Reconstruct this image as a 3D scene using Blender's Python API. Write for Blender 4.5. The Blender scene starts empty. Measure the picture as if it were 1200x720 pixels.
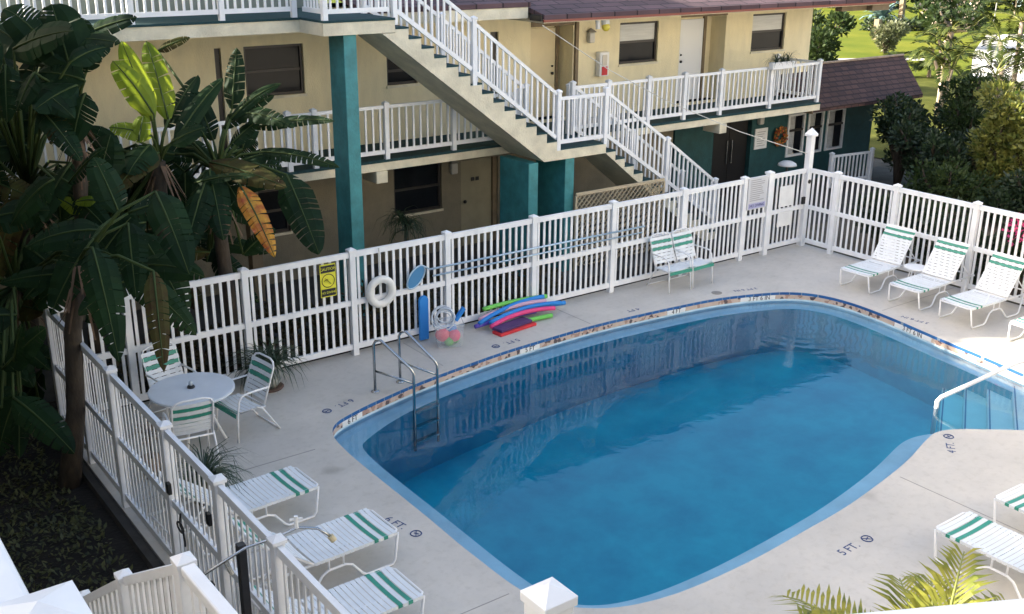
import bpy, bmesh, math, random
from mathutils import Vector, Matrix
S=bpy.context.scene
COL=S.collection
R=math.radians
random.seed(11)

# ---------------------------------------------------------------- materials
MATS={}
def mat(name,col,rough=.6,var=.0,scale=6.,bump=0.,bscale=30.,metal=0.,spec=.5,col2=None,trans=0.,emis=None,stretch=None,coat=0.):
    if name in MATS: return MATS[name]
    m=bpy.data.materials.new(name);m.use_nodes=True;nt=m.node_tree;N=nt.nodes;Lk=nt.links
    b=N['Principled BSDF'];b.inputs['Roughness'].default_value=rough;b.inputs['Metallic'].default_value=metal
    b.inputs['Specular IOR Level'].default_value=spec;b.inputs['Coat Weight'].default_value=coat
    c=(*col,1)
    tc=N.new('ShaderNodeTexCoord');mp=N.new('ShaderNodeMapping');Lk.new(tc.outputs['Object'],mp.inputs['Vector'])
    if stretch: mp.inputs['Scale'].default_value=stretch
    colout=None
    if var>0 or col2:
        n=N.new('ShaderNodeTexNoise');n.inputs['Scale'].default_value=scale;n.inputs['Detail'].default_value=5;n.inputs['Roughness'].default_value=.62
        Lk.new(mp.outputs[0],n.inputs['Vector'])
        r=N.new('ShaderNodeValToRGB');r.color_ramp.elements[0].position=.34;r.color_ramp.elements[1].position=.66
        if col2: a0,a1=col2,col
        else: a0=[max(0,x*(1-var)) for x in col];a1=[x*(1+var*.6) for x in col]
        r.color_ramp.elements[0].color=(*a0,1);r.color_ramp.elements[1].color=(*a1,1)
        Lk.new(n.outputs['Fac'],r.inputs['Fac']);colout=r.outputs['Color']
        Lk.new(colout,b.inputs['Base Color'])
    else: b.inputs['Base Color'].default_value=c
    if bump>0:
        n2=N.new('ShaderNodeTexNoise');n2.inputs['Scale'].default_value=bscale;n2.inputs['Detail'].default_value=4
        Lk.new(mp.outputs[0],n2.inputs['Vector'])
        bp=N.new('ShaderNodeBump');bp.inputs['Strength'].default_value=bump;bp.inputs['Distance'].default_value=.02
        Lk.new(n2.outputs['Fac'],bp.inputs['Height']);Lk.new(bp.outputs[0],b.inputs['Normal'])
    if trans>0:
        t=N.new('ShaderNodeBsdfTranslucent');mx=N.new('ShaderNodeMixShader');mx.inputs[0].default_value=trans
        h=N.new('ShaderNodeHueSaturation');h.inputs['Value'].default_value=1.6;h.inputs['Saturation'].default_value=1.05
        h.inputs['Hue'].default_value=.475
        if colout: Lk.new(colout,h.inputs['Color'])
        else: h.inputs['Color'].default_value=c
        Lk.new(h.outputs[0],t.inputs['Color'])
        Lk.new(b.outputs[0],mx.inputs[1]);Lk.new(t.outputs[0],mx.inputs[2])
        Lk.new(mx.outputs[0],N['Material Output'].inputs['Surface'])
    MATS[name]=m;return m

WHITE=mat('white_vinyl',(.80,.81,.82),.42,.09,2.3)
WHITEP=mat('white_paint',(.78,.78,.77),.5,.08,4,.1)
DECK=None
CREAM=mat('cream_stucco',(.80,.71,.47),.85,.08,2.6,.5,45,stretch=(1.6,1.6,.5))
CREAMT=mat('cream_trim',(.70,.64,.48),.8,.18,2.5,.4,30)
CREAMD=mat('cream_door',(.72,.62,.40),.6,.05,2)
BROWN=mat('brown_trim',(.20,.15,.09),.7,.2,5)
TEAL=mat('teal_paint',(.045,.24,.25),.6,.25,4,.3,25)
GREENW=mat('green_stucco',(.013,.068,.072),.75,.25,3,.4,40)
DTEAL=mat('dark_teal_carpet',(.012,.05,.055),.9,.3,12)
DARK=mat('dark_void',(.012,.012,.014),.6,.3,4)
GLASS=mat('dark_glass',(.012,.014,.018),.12,.2,2,spec=.12)
BLIND=mat('white_blind',(.62,.63,.62),.6,.12,1.5,stretch=(1,1,14))
BRONZE=mat('bronze_frame',(.03,.025,.022),.45)
STEEL=mat('stainless_tube',(.45,.47,.48),.22,metal=1.)
BLACK=mat('black_plastic',(.012,.012,.013),.4)
CONC=mat('grey_concrete',(.30,.28,.25),.9,.25,3,.4,20)
STRAP=mat('white_strap',(.74,.77,.79),.5,.06,6)
STRAPG=mat('green_strap',(.03,.27,.19),.5,.15,9)
FRAME=mat('white_tube',(.80,.80,.80),.35)
WOOD=mat('trunk_bark',(.06,.045,.03),.9,.45,7,.8,18,stretch=(1,1,.4))
PTR=mat('pale_trunk_bark',(.33,.27,.21),.9,.35,7,.6,18,stretch=(1,1,.3))
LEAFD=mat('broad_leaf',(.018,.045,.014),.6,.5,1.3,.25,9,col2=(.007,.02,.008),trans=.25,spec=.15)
LEAFB=mat('lit_leaf',(.20,.27,.03),.5,.3,2.0,.2,9,col2=(.13,.21,.02),trans=.5,spec=.2)  # lit copy of the broad leaf, sunlight put into its colour
LEAFO=mat('orange_leaf',(.62,.33,.03),.55,.2,4.5,.2,9,col2=(.30,.025,.01),trans=.25)
LEAFY=mat('aged_leaf',(.07,.075,.018),.6,.4,3.5,.25,9,col2=(.05,.03,.012),trans=.25,spec=.15)
MIDRIB=mat('leaf_midrib',(.045,.07,.02),.6,spec=.2)
SHRUB=mat('shrub_leaf',(.038,.062,.018),.55,.4,2.2,col2=(.014,.032,.009),trans=.2,spec=.25)
SHRUBD=mat('dark_shrub_leaf',(.03,.055,.022),.5,.4,1.6,col2=(.012,.028,.01),trans=.2)
CROTON=mat('croton_leaf',(.24,.235,.055),.5,.4,5.5,col2=(.04,.08,.015),trans=.3)
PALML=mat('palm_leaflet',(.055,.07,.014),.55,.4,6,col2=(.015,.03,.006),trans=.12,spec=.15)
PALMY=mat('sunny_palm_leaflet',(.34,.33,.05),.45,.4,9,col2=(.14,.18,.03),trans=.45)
HEDGE=mat('hedge_leaf',(.022,.034,.011),.5,.4,3,col2=(.06,.04,.012),trans=.2)
BROMEL=mat('spiky_leaf',(.03,.06,.03),.45,.3,5,trans=.15)
AGAVE=mat('agave_leaf',(.12,.20,.19),.5,.2,2)
PINKF=mat('pink_petal',(.75,.10,.22),.6,.2,4,trans=.3)

def uvless_brick(name,c1,c2,mortar,sx,sz,scale=1.,ms=.012,axis='XZ',rough=.85,hue_noise=0.3):
    m=bpy.data.materials.new(name);m.use_nodes=True;nt=m.node_tree;N=nt.nodes;Lk=nt.links;b=N['Principled BSDF']
    b.inputs['Roughness'].default_value=rough
    tc=N.new('ShaderNodeTexCoord');sp=N.new('ShaderNodeSeparateXYZ');cb=N.new('ShaderNodeCombineXYZ')
    Lk.new(tc.outputs['Object'],sp.inputs[0]);Lk.new(sp.outputs[axis[0]],cb.inputs['X']);Lk.new(sp.outputs[axis[1]],cb.inputs['Y'])
    br=N.new('ShaderNodeTexBrick');Lk.new(cb.outputs[0],br.inputs['Vector'])
    br.inputs['Color1'].default_value=(*c1,1);br.inputs['Color2'].default_value=(*c2,1);br.inputs['Mortar'].default_value=(*mortar,1)
    br.inputs['Scale'].default_value=1;br.inputs['Brick Width'].default_value=sx;br.inputs['Row Height'].default_value=sz;br.inputs['Mortar Size'].default_value=ms
    br.inputs['Bias'].default_value=0
    n=N.new('ShaderNodeTexNoise');n.inputs['Scale'].default_value=1.4;n.inputs['Detail'].default_value=6
    Lk.new(tc.outputs['Object'],n.inputs['Vector'])
    mx=N.new('ShaderNodeMix');mx.data_type='RGBA';mx.blend_type='MULTIPLY';mx.inputs[0].default_value=hue_noise*2
    rp=N.new('ShaderNodeValToRGB');rp.color_ramp.elements[0].position=.3;rp.color_ramp.elements[1].position=.7
    rp.color_ramp.elements[0].color=(.5,.5,.5,1);rp.color_ramp.elements[1].color=(1.2,1.15,1.15,1)
    Lk.new(n.outputs['Fac'],rp.inputs[0]);Lk.new(br.outputs['Color'],mx.inputs[6]);Lk.new(rp.outputs[0],mx.inputs[7])
    Lk.new(mx.outputs[2],b.inputs['Base Color'])
    bp=N.new('ShaderNodeBump');bp.inputs['Strength'].default_value=.6;bp.inputs['Distance'].default_value=.02;bp.invert=True
    Lk.new(br.outputs['Fac'],bp.inputs['Height']);Lk.new(bp.outputs[0],b.inputs['Normal'])
    MATS[name]=m;return m
ROOF=uvless_brick('brown_shingle',(.075,.042,.048),(.12,.07,.078),(.022,.012,.014),.62,.27,axis='XY',ms=.02)
ROOFB=uvless_brick('dark_shingle',(.06,.030,.025),(.10,.05,.04),(.03,.015,.013),.30,.10,axis='XZ',ms=.015)

# ---------------------------------------------------------------- mesh helpers
def wloc(o):
    v=Vector((0,0,0))
    while o: v=v+o.location;o=o.parent
    return v
class MB:
    def __init__(s): s.v=[];s.f=[]
    def add(s,v,f):
        n=len(s.v);s.v+= [tuple(x) for x in v];s.f+=[tuple(i+n for i in q) for q in f];return s
    def box(s,x0,x1,y0,y1,z0,z1):
        x0,x1=min(x0,x1),max(x0,x1);y0,y1=min(y0,y1),max(y0,y1);z0,z1=min(z0,z1),max(z0,z1)
        return s.add([(x0,y0,z0),(x1,y0,z0),(x1,y1,z0),(x0,y1,z0),(x0,y0,z1),(x1,y0,z1),(x1,y1,z1),(x0,y1,z1)],
            [(3,2,1,0),(4,5,6,7),(0,1,5,4),(1,2,6,5),(2,3,7,6),(3,0,4,7)])
    def beam(s,a,b,w,h,up=(0,0,1)):   # bar with rectangular section between two points
        a=Vector(a);b=Vector(b);d=(b-a).normalized();up=Vector(up)
        if abs(d.dot(up))>.98: up=Vector((0,1,0))
        x=d.cross(up).normalized();z=x.cross(d)
        P=[]
        for p in (a,b):
            for i,j in ((-1,-1),(1,-1),(1,1),(-1,1)): P.append(p+x*(i*w/2)+z*(j*h/2))
        return s.add(P,[(0,1,2,3),(7,6,5,4),(1,0,4,5),(2,1,5,6),(3,2,6,7),(0,3,7,4)])
    def tube(s,pts,r,n=8,closed=False,rr=None):
        pts=[Vector(p) for p in pts];m=len(pts);P=[];prev=None
        for i,p in enumerate(pts):
            if closed: t=(pts[(i+1)%m]-pts[i-1])
            else: t=pts[min(i+1,m-1)]-pts[max(i-1,0)]
            t.normalize()
            if prev is None:
                a=Vector((0,0,1)) if abs(t.z)<.9 else Vector((1,0,0));x=t.cross(a).normalized()
            else:
                x=prev-t*prev.dot(t)
                if x.length<1e-5: x=t.orthogonal()
                x.normalize()
            prev=x;y=t.cross(x);q=rr[i] if rr else r
            for k in range(n):
                an=2*math.pi*k/n;P.append(p+x*(math.cos(an)*q)+y*(math.sin(an)*q))
        F=[]
        for i in range(m if closed else m-1):
            for k in range(n):
                a=i*n+k;b=i*n+(k+1)%n;c=((i+1)%m)*n+(k+1)%n;e=((i+1)%m)*n+k;F.append((a,b,c,e))
        if not closed: F.append(tuple(range(n-1,-1,-1)));F.append(tuple(range((m-1)*n,m*n)))
        return s.add(P,F)
    def prism(s,poly,z0,z1):
        n=len(poly)
        return s.add([(x,y,z0) for x,y in poly]+[(x,y,z1) for x,y in poly],[tuple(range(n-1,-1,-1)),tuple(range(n,2*n))]+[(i,(i+1)%n,n+(i+1)%n,n+i) for i in range(n)])
    def prismY(s,poly,y0,y1):   # polygon in x,z extruded along y
        n=len(poly)
        return s.add([(x,y0,z) for x,z in poly]+[(x,y1,z) for x,z in poly],[tuple(range(n)),tuple(range(2*n-1,n-1,-1))]+[((i+1)%n,i,n+i,n+(i+1)%n) for i in range(n)])
    def disc(s,c,r,h,n=24,r2=None):  # upright cylinder / cone frustum
        r2=r if r2 is None else r2;x,y,z=c
        P=[(x+r*math.cos(2*math.pi*k/n),y+r*math.sin(2*math.pi*k/n),z) for k in range(n)]+[(x+r2*math.cos(2*math.pi*k/n),y+r2*math.sin(2*math.pi*k/n),z+h) for k in range(n)]
        return s.add(P,[tuple(range(n-1,-1,-1)),tuple(range(n,2*n))]+[(k,(k+1)%n,n+(k+1)%n,n+k) for k in range(n)])
    def lathe(s,c,prof,n=20):
        x,y,z=c;P=[];F=[]
        for r,h in prof:
            for k in range(n): P.append((x+r*math.cos(2*math.pi*k/n),y+r*math.sin(2*math.pi*k/n),z+h))
        for i in range(len(prof)-1):
            for k in range(n): F.append((i*n+k,i*n+(k+1)%n,(i+1)*n+(k+1)%n,(i+1)*n+k))
        F.append(tuple(range(n-1,-1,-1)));F.append(tuple(range((len(prof)-1)*n,len(prof)*n)))
        return s.add(P,F)
    def ball(s,c,r,n=10,sz=1.):
        prof=[]
        for i in range(1,n): a=math.pi*i/n;prof.append((r*math.sin(a),-r*sz*math.cos(a)))
        return s.lathe(c,prof,n*2)
    def quad(s,a,b,c,d): return s.add([a,b,c,d],[(0,1,2,3)])
    def build(s,name,m,parent=None,smooth=False,bevel=0,local=False):
        me=bpy.data.meshes.new(name)
        off=Vector((0,0,0)) if (local or not parent) else wloc(parent)
        me.from_pydata([(x-off.x,y-off.y,z-off.z) for x,y,z in s.v],[],s.f);me.materials.append(m);me.update()
        if smooth:
            for p in me.polygons: p.use_smooth=True
        o=bpy.data.objects.new(name,me);COL.objects.link(o)
        if parent: o.parent=parent
        if bevel:
            b=o.modifiers.new('edge','BEVEL');b.width=bevel;b.segments=2;b.limit_method='ANGLE';b.angle_limit=R(40)
        return o
def tag(o,label=None,cat=None,group=None,kind=None):
    if label: o['label']=label
    if cat: o['category']=cat
    if group: o['group']=group
    if kind: o['kind']=kind
    return o
def thing(name,label,cat,loc=(0,0,0),rot=0,group=None):
    o=bpy.data.objects.new(name,None);o.empty_display_size=.2;COL.objects.link(o);o.location=loc;o.rotation_euler=(0,0,rot)
    return tag(o,label,cat,group)
def copy_tree(o,parent=None):
    c=o.copy();COL.objects.link(c)
    if parent: c.parent=parent
    for ch in list(o.children): copy_tree(ch,c)
    return c
def struct(name,mb,m): return tag(mb.build(name,m),kind='structure')
def text(name,body,size,m,parent,M,align='CENTER',ext=.0015):
    cu=bpy.data.curves.new('lettering_curve','FONT');cu.body=body;cu.size=size;cu.align_x=align;cu.align_y='CENTER';cu.extrude=ext
    t=bpy.data.objects.new('lettering_tmp',cu);COL.objects.link(t);bpy.context.view_layer.update()
    me=bpy.data.meshes.new_from_object(t.evaluated_get(bpy.context.evaluated_depsgraph_get()))
    bpy.data.objects.remove(t);bpy.data.curves.remove(cu)
    me.transform(M)
    if parent: me.transform(Matrix.Translation(-wloc(parent)))
    me.materials.clear();me.materials.append(m);me.name=name
    o=bpy.data.objects.new(name,me);COL.objects.link(o)
    if parent:o.parent=parent
    return o
def frameM(p,x,y):   # matrix with given origin, x axis, y axis
    x=Vector(x).normalized();y=Vector(y);y=(y-x*y.dot(x)).normalized();z=x.cross(y)
    return Matrix(((x.x,y.x,z.x,p[0]),(x.y,y.y,z.y,p[1]),(x.z,y.z,z.z,p[2]),(0,0,0,1)))

# ---------------------------------------------------------------- camera, sky, sun
d=Vector((math.cos(R(53.41758))*math.cos(R(19.51927)),math.sin(R(53.41758))*math.cos(R(19.51927)),-math.sin(R(19.51927))))
r0=Vector((math.sin(R(53.41758)),-math.cos(R(53.41758)),0));u0=r0.cross(d);ro=R(.45683)
rv=r0*math.cos(ro)+u0*math.sin(ro);uv=-r0*math.sin(ro)+u0*math.cos(ro)
cam=bpy.data.cameras.new('camera');cam.lens=37.71;cam.sensor_width=36;cam.clip_start=.05;cam.clip_end=2000
co=bpy.data.objects.new('camera',cam);COL.objects.link(co);S.camera=co
co.matrix_world=Matrix(((rv.x,uv.x,-d.x,-18.35),(rv.y,uv.y,-d.y,-14.253),(rv.z,uv.z,-d.z,6.462),(0,0,0,1)))
SUNAZ=(-.8,.6);SUNEL=R(24.5)
w=bpy.data.worlds.new('World');S.world=w;w.use_nodes=True;nt=w.node_tree
bg=nt.nodes['Background'];sk=nt.nodes.new('ShaderNodeTexSky');sk.sky_type='NISHITA';sk.sun_disc=False
sk.sun_elevation=SUNEL;sk.sun_rotation=math.atan2(SUNAZ[0],SUNAZ[1]);sk.air_density=1.;sk.dust_density=4.5;sk.ozone_density=.6
nt.links.new(sk.outputs[0],bg.inputs['Color']);bg.inputs['Strength'].default_value=.15
sl=bpy.data.lights.new('sun','SUN');sl.energy=5.0;sl.angle=R(.55);sl.color=(1,.93,.8)
so=bpy.data.objects.new('sun',sl);COL.objects.link(so);so.location=(-30,20,30)
sd=Vector((SUNAZ[0]*math.cos(SUNEL),SUNAZ[1]*math.cos(SUNEL),math.sin(SUNEL)))
so.rotation_euler=sd.to_track_quat('Z','Y').to_euler()
S.view_settings.view_transform='Standard';S.view_settings.look='None';S.view_settings.exposure=1.82;S.view_settings.gamma=1
S.cycles.max_bounces=8;S.cycles.transparent_max_bounces=24

# ---------------------------------------------------------------- pool outline
def catmull(P,n=6,closed=True):
    o=[];m=len(P)
    for i in range(m):
        p0,p1,p2,p3=[Vector((*P[(i+k)%m],0)) for k in (-1,0,1,2)]
        for j in range(n):
            t=j/n;q=.5*((2*p1)+(-p0+p2)*t+(2*p0-5*p1+4*p2-p3)*t*t+(-p0+3*p1-3*p2+p3)*t**3);o.append((q.x,q.y))
    return o
PO=catmull([(-12.52,-2.4),(-12.32,-2.08),(-11.9,-1.88),(-11.34,-1.71),(-10.49,-1.51),(-9.05,-1.29),(-7.96,-1.21),(-6.81,-1.18),(-5.5,-1.26),(-4.11,-1.42),
 (-3.1,-1.74),(-2.6,-2.05),(-2.33,-2.5),(-2.25,-3.1),(-2.33,-3.9),(-2.54,-5.0),(-2.70,-5.9),(-2.86,-6.7),(-2.98,-7.35),(-3.3,-7.85),(-3.9,-8.05),(-4.5,-7.9),
 (-5.05,-7.5),(-5.45,-7.2),(-5.75,-7.08),(-6.1,-7.13),(-6.97,-7.37),(-8.32,-7.6),(-9.3,-7.68),(-10.4,-7.74),(-11.48,-7.68),(-12.2,-7.4),(-12.58,-6.85),(-12.64,-5.9),(-12.62,-4.88),(-12.61,-3.6),(-12.59,-2.9)])
# make orientation counter clockwise
def area(P): return sum(P[i][0]*P[(i+1)%len(P)][1]-P[(i+1)%len(P)][0]*P[i][1] for i in range(len(P)))/2
if area(PO)<0: PO=PO[::-1]
def inset(P,dst):
    o=[];m=len(P)
    for i in range(m):
        t=Vector(P[(i+1)%m])-Vector(P[i-1]);t.normalize();o.append((P[i][0]-t.y*dst,P[i][1]+t.x*dst))
    return o
def relax(P,k=3):
    for _ in range(k): P=[((P[i-1][0]+2*P[i][0]+P[(i+1)%len(P)][0])/4,(P[i-1][1]+2*P[i][1]+P[(i+1)%len(P)][1])/4) for i in range(len(P))]
    return P
PI1=[]
for i in range(len(PO)):
    t_=Vector(PO[(i+1)%len(PO)])-Vector(PO[i-1]);t_.normalize();x_,y_=PO[i]
    w_=.24+.15*max(0,min(1,max((-4.2-y_)/2.2 if x_<-4.5 else 0,(-11.2-x_)/1.0)))
    PI1.append((x_-t_.y*w_,y_+t_.x*w_))
PI1=relax(PI1,8)
def fill(loops,z,name,m,zf=None,parent=None,flip=False):
    bm=bmesh.new();E=[]
    for Lp in loops:
        V=[bm.verts.new((x,y,zf(x,y) if zf else z)) for x,y in Lp]
        E+=[bm.edges.new((V[i],V[(i+1)%len(V)])) for i in range(len(V))]
    bmesh.ops.triangle_fill(bm,use_beauty=True,use_dissolve=False,edges=E)
    for f in bm.faces:
        if f.normal.z<0: f.normal_flip()
    me=bpy.data.meshes.new(name);bm.to_mesh(me);bm.free();me.materials.append(m)
    o=bpy.data.objects.new(name,me);COL.objects.link(o)
    if parent:o.parent=parent
    return o
def band(P,z0,z1,Q=None):
    Q=Q or P;n=len(P);mb=MB();mb.add([(x,y,z0) for x,y in P]+[(x,y,z1) for x,y in Q],[((i+1)%n,i,n+i,n+(i+1)%n) for i in range(n)]);return mb
WZ=-.17

# deck concrete with stains and joints
def deckmat():
    m=bpy.data.materials.new('painted_concrete_deck');m.use_nodes=True;nt=m.node_tree;N=nt.nodes;Lk=nt.links;b=N['Principled BSDF']
    tc=N.new('ShaderNodeTexCoord')
    def noise(sc,de,ro=.6):
        n=N.new('ShaderNodeTexNoise');n.inputs['Scale'].default_value=sc;n.inputs['Detail'].default_value=de;n.inputs['Roughness'].default_value=ro;Lk.new(tc.outputs['Object'],n.inputs['Vector']);return n
    a=noise(.55,6,.65);r=N.new('ShaderNodeValToRGB');r.color_ramp.elements[0].position=.3;r.color_ramp.elements[1].position=.68
    r.color_ramp.elements[0].color=(.47,.44,.395,1);r.color_ramp.elements[1].color=(.62,.575,.51,1);Lk.new(a.outputs[0],r.inputs[0])
    c=noise(9,5,.7);r2=N.new('ShaderNodeValToRGB');r2.color_ramp.elements[0].position=.28;r2.color_ramp.elements[1].position=.5;r2.color_ramp.elements[0].color=(.86,.85,.83,1);Lk.new(c.outputs[0],r2.inputs[0])
    mx=N.new('ShaderNodeMix');mx.data_type='RGBA';mx.blend_type='MULTIPLY';mx.inputs[0].default_value=.8
    Lk.new(r.outputs[0],mx.inputs[6]);Lk.new(r2.outputs[0],mx.inputs[7])
    e=noise(1.1,2);r3=N.new('ShaderNodeValToRGB');r3.color_ramp.elements[0].position=.23;r3.color_ramp.elements[1].position=.34;r3.color_ramp.elements[0].color=(.72,.70,.68,1);Lk.new(e.outputs[0],r3.inputs[0])
    mx2=N.new('ShaderNodeMix');mx2.data_type='RGBA';mx2.blend_type='MULTIPLY';mx2.inputs[0].default_value=.9
    Lk.new(mx.outputs[2],mx2.inputs[6]);Lk.new(r3.outputs[0],mx2.inputs[7]);Lk.new(mx2.outputs[2],b.inputs['Base Color'])
    b.inputs['Roughness'].default_value=.62
    g=noise(160,3);bp=N.new('ShaderNodeBump');bp.inputs['Strength'].default_value=.25;bp.inputs['Distance'].default_value=.01;Lk.new(g.outputs[0],bp.inputs['Height']);Lk.new(bp.outputs[0],b.inputs['Normal'])
    return m
DECK=deckmat()
DX0,DX1,DY0,DY1=-15.42,.16,-24.,.14
deck=tag(fill([[(DX0,DY0),(DX1,DY0),(DX1,DY1),(DX0,DY1)],PO],0,'pool_deck',DECK),kind='structure')
MB().box(DX0,DX1,DY1-.02,DY1,-.2,-.002).box(DX0,DX0+.02,DY0,DY1-.02,-.2,-.002).box(DX1-.02,DX1,DY0,DY1-.02,-.2,-.002).build('deck_edge',CONC,deck)
jm=mat('joint_line',(.33,.31,.29),.9)
MB().box(-15.2,-12.9,-2.62,-2.605,.0,.003).box(-15.3,-12.75,-6.7,-6.69,0,.003).box(-10.0,-9.99,-1.2,0,0,.003).box(-2.15,.1,-3.62,-3.61,0,.003).box(-6.9,-6.89,-1.1,0,0,.003).box(-7.3,-7.29,-12,-7.55,0,.003).build('control_joint',jm,deck)
GRASS=mat('lawn_grass',(.15,.16,.022),.9,.35,.22,.6,40,col2=(.08,.11,.014),spec=.05)
H=[(DX0+.06,DY0+.06),(DX1-.06,DY0+.06),(DX1-.06,DY1-.06),(DX0+.06,DY1-.06)]
tag(fill([[(-60,-60),(900,-400),(900,900),(-60,900)],H],-.15,'ground',mat('bare_ground',(.12,.10,.075),.95,.4,1.5,.6,20)),kind='structure')

# ---------------------------------------------------------------- swimming pool
pool=thing('swimming_pool','freeform swimming pool with blue and tan tile edge sunk in the pale deck','pool',(-7.5,-4.5,0))
PLAST=mat('pool_plaster',(.68,.80,.82),.7,.08,1.2)
PLEDGE=mat('pool_ledge_paint',(.52,.68,.76),.7,.12,2.0)
PFLOOR=mat('pool_floor_paint',(.065,.60,.70),.7,.22,1.3,col2=(.03,.42,.56))
BTILE=uvless_brick('blue_rim_tile',(.025,.10,.30),(.04,.15,.38),(.25,.32,.4),.16,.4,axis='XZ',ms=.006,rough=.25,hue_noise=.1)
def tanmat():
    m=bpy.data.materials.new('tan_border_tile');m.use_nodes=True;nt=m.node_tree;N=nt.nodes;Lk=nt.links;b=N['Principled BSDF'];b.inputs['Roughness'].default_value=.3
    tc=N.new('ShaderNodeTexCoord');v=N.new('ShaderNodeTexVoronoi');v.inputs['Scale'].default_value=16;Lk.new(tc.outputs['Object'],v.inputs[0])
    r=N.new('ShaderNodeValToRGB');r.color_ramp.interpolation='CONSTANT'
    e=r.color_ramp.elements;e[0].color=(.55,.42,.33,1);e[1].position=.45;e[1].color=(.40,.25,.19,1);q=e.new(.58);q.color=(.10,.07,.07,1);q=e.new(.66);q.color=(.58,.46,.37,1)
    Lk.new(v.outputs['Color'],r.inputs[0]);Lk.new(r.outputs[0],b.inputs['Base Color']);return m
band(PO,-.055,0).build('rim_tile',BTILE,pool)
band(PO,-.135,-.055).build('border_tile',tanmat(),pool)
band(PO,-.23,-.135).build('upper_wall',PLEDGE,pool)
led=band(PI1,-.25,-.23,PO);led.build('ledge',PLEDGE,pool,smooth=True)
def zf(x,y): return -1.35+.25*max(0,min(1,(x+9)/6))
n=len(PI1);mb=MB();mb.add([(x,y,zf(x,y)) for x,y in PI1]+[(x,y,-.25) for x,y in PI1],[((i+1)%n,i,n+i,n+(i+1)%n) for i in range(n)]);mb.build('wall',PFLOOR,pool,smooth=True)
fl=fill([PI1],0,'floor',PFLOOR,zf);fl.data.transform(Matrix.Translation(-pool.location));fl.parent=pool
# steps at the shallow end
sdv=Vector((-.86,-.52,0)).normalized();snv=Vector((.52,-.86,0)).normalized()
for k,(off,zt) in enumerate(((-.02,-.70),(.30,-.54),(.62,-.38),(.96,-.24))):
    p=Vector((-3.54,-5.82,0))+snv*off;a=p-sdv*1.2;b=p+sdv*2.25
    mb=MB();mb.prism([(a.x,a.y),(b.x,b.y),(b.x+snv.x*2.6,b.y+snv.y*2.6),(a.x+snv.x*2.6,a.y+snv.y*2.6)][::-1],-1.3,zt)
    mb.build('step',PLAST,pool)
    c0=p-sdv*1.2;c1=p+sdv*2.25
    MB().beam(c0+Vector((0,0,zt+.004))+snv*.03,c1+Vector((0,0,zt+.004))+snv*.03,.02,.006).build('step_nosing',mat('blue_step_trim',(.05,.2,.36),.4),pool)
# water: closed volume with absorption
def watermat():
    m=bpy.data.materials.new('pool_water');m.use_nodes=True;nt=m.node_tree;N=nt.nodes;Lk=nt.links;N.remove(N['Principled BSDF']);out=N['Material Output']
    t=N.new('ShaderNodeBsdfTransparent');g=N.new('ShaderNodeBsdfGlossy');g.inputs['Roughness'].default_value=.012
    t.inputs['Color'].default_value=(.88,.96,.99,1)
    f=N.new('ShaderNodeFresnel');f.inputs['IOR'].default_value=1.33
    mx=N.new('ShaderNodeMixShader');Lk.new(f.outputs[0],mx.inputs[0]);Lk.new(t.outputs[0],mx.inputs[1]);Lk.new(g.outputs[0],mx.inputs[2]);Lk.new(mx.outputs[0],out.inputs['Surface'])
    tc=N.new('ShaderNodeTexCoord');n1=N.new('ShaderNodeTexNoise');n1.inputs['Scale'].default_value=3.2;n1.inputs['Detail'].default_value=3;n1.inputs['Distortion'].default_value=.6;Lk.new(tc.outputs['Object'],n1.inputs['Vector'])
    wv=N.new('ShaderNodeTexWave');wv.wave_type='RINGS';wv.rings_direction='Z';wv.inputs['Scale'].default_value=1.3;wv.inputs['Distortion'].default_value=1.0
    mpp=N.new('ShaderNodeMapping');mpp.inputs['Location'].default_value=(3.6,3.0,0);Lk.new(tc.outputs['Object'],mpp.inputs[0]);Lk.new(mpp.outputs[0],wv.inputs['Vector'])
    ln=N.new('ShaderNodeVectorMath');ln.operation='LENGTH';Lk.new(mpp.outputs[0],ln.inputs[0])
    mr=N.new('ShaderNodeMapRange');mr.inputs['From Min'].default_value=.3;mr.inputs['From Max'].default_value=2.2;mr.inputs['To Min'].default_value=.5;mr.inputs['To Max'].default_value=0;Lk.new(ln.outputs['Value'],mr.inputs['Value'])
    ml=N.new('ShaderNodeMath');ml.operation='MULTIPLY';Lk.new(wv.outputs['Fac'],ml.inputs[0]);Lk.new(mr.outputs[0],ml.inputs[1])
    ad=N.new('ShaderNodeMath');ad.operation='ADD';Lk.new(n1.outputs['Fac'],ad.inputs[0]);Lk.new(ml.outputs[0],ad.inputs[1])
    bp=N.new('ShaderNodeBump');bp.inputs['Strength'].default_value=.075;bp.inputs['Distance'].default_value=.03;Lk.new(ad.outputs[0],bp.inputs['Height'])
    Lk.new(bp.outputs[0],g.inputs['Normal']);Lk.new(bp.outputs[0],f.inputs['Normal'])
    va=N.new('ShaderNodeVolumeAbsorption');va.inputs['Color'].default_value=(.02,.83,.88,1);va.inputs['Density'].default_value=.72;Lk.new(va.outputs[0],out.inputs['Volume'])
    return m
PW=inset(PO,-.02)
wm=MB().prism(PW,-1.6,WZ)
struct('pool_water',wm,watermat())
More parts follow.
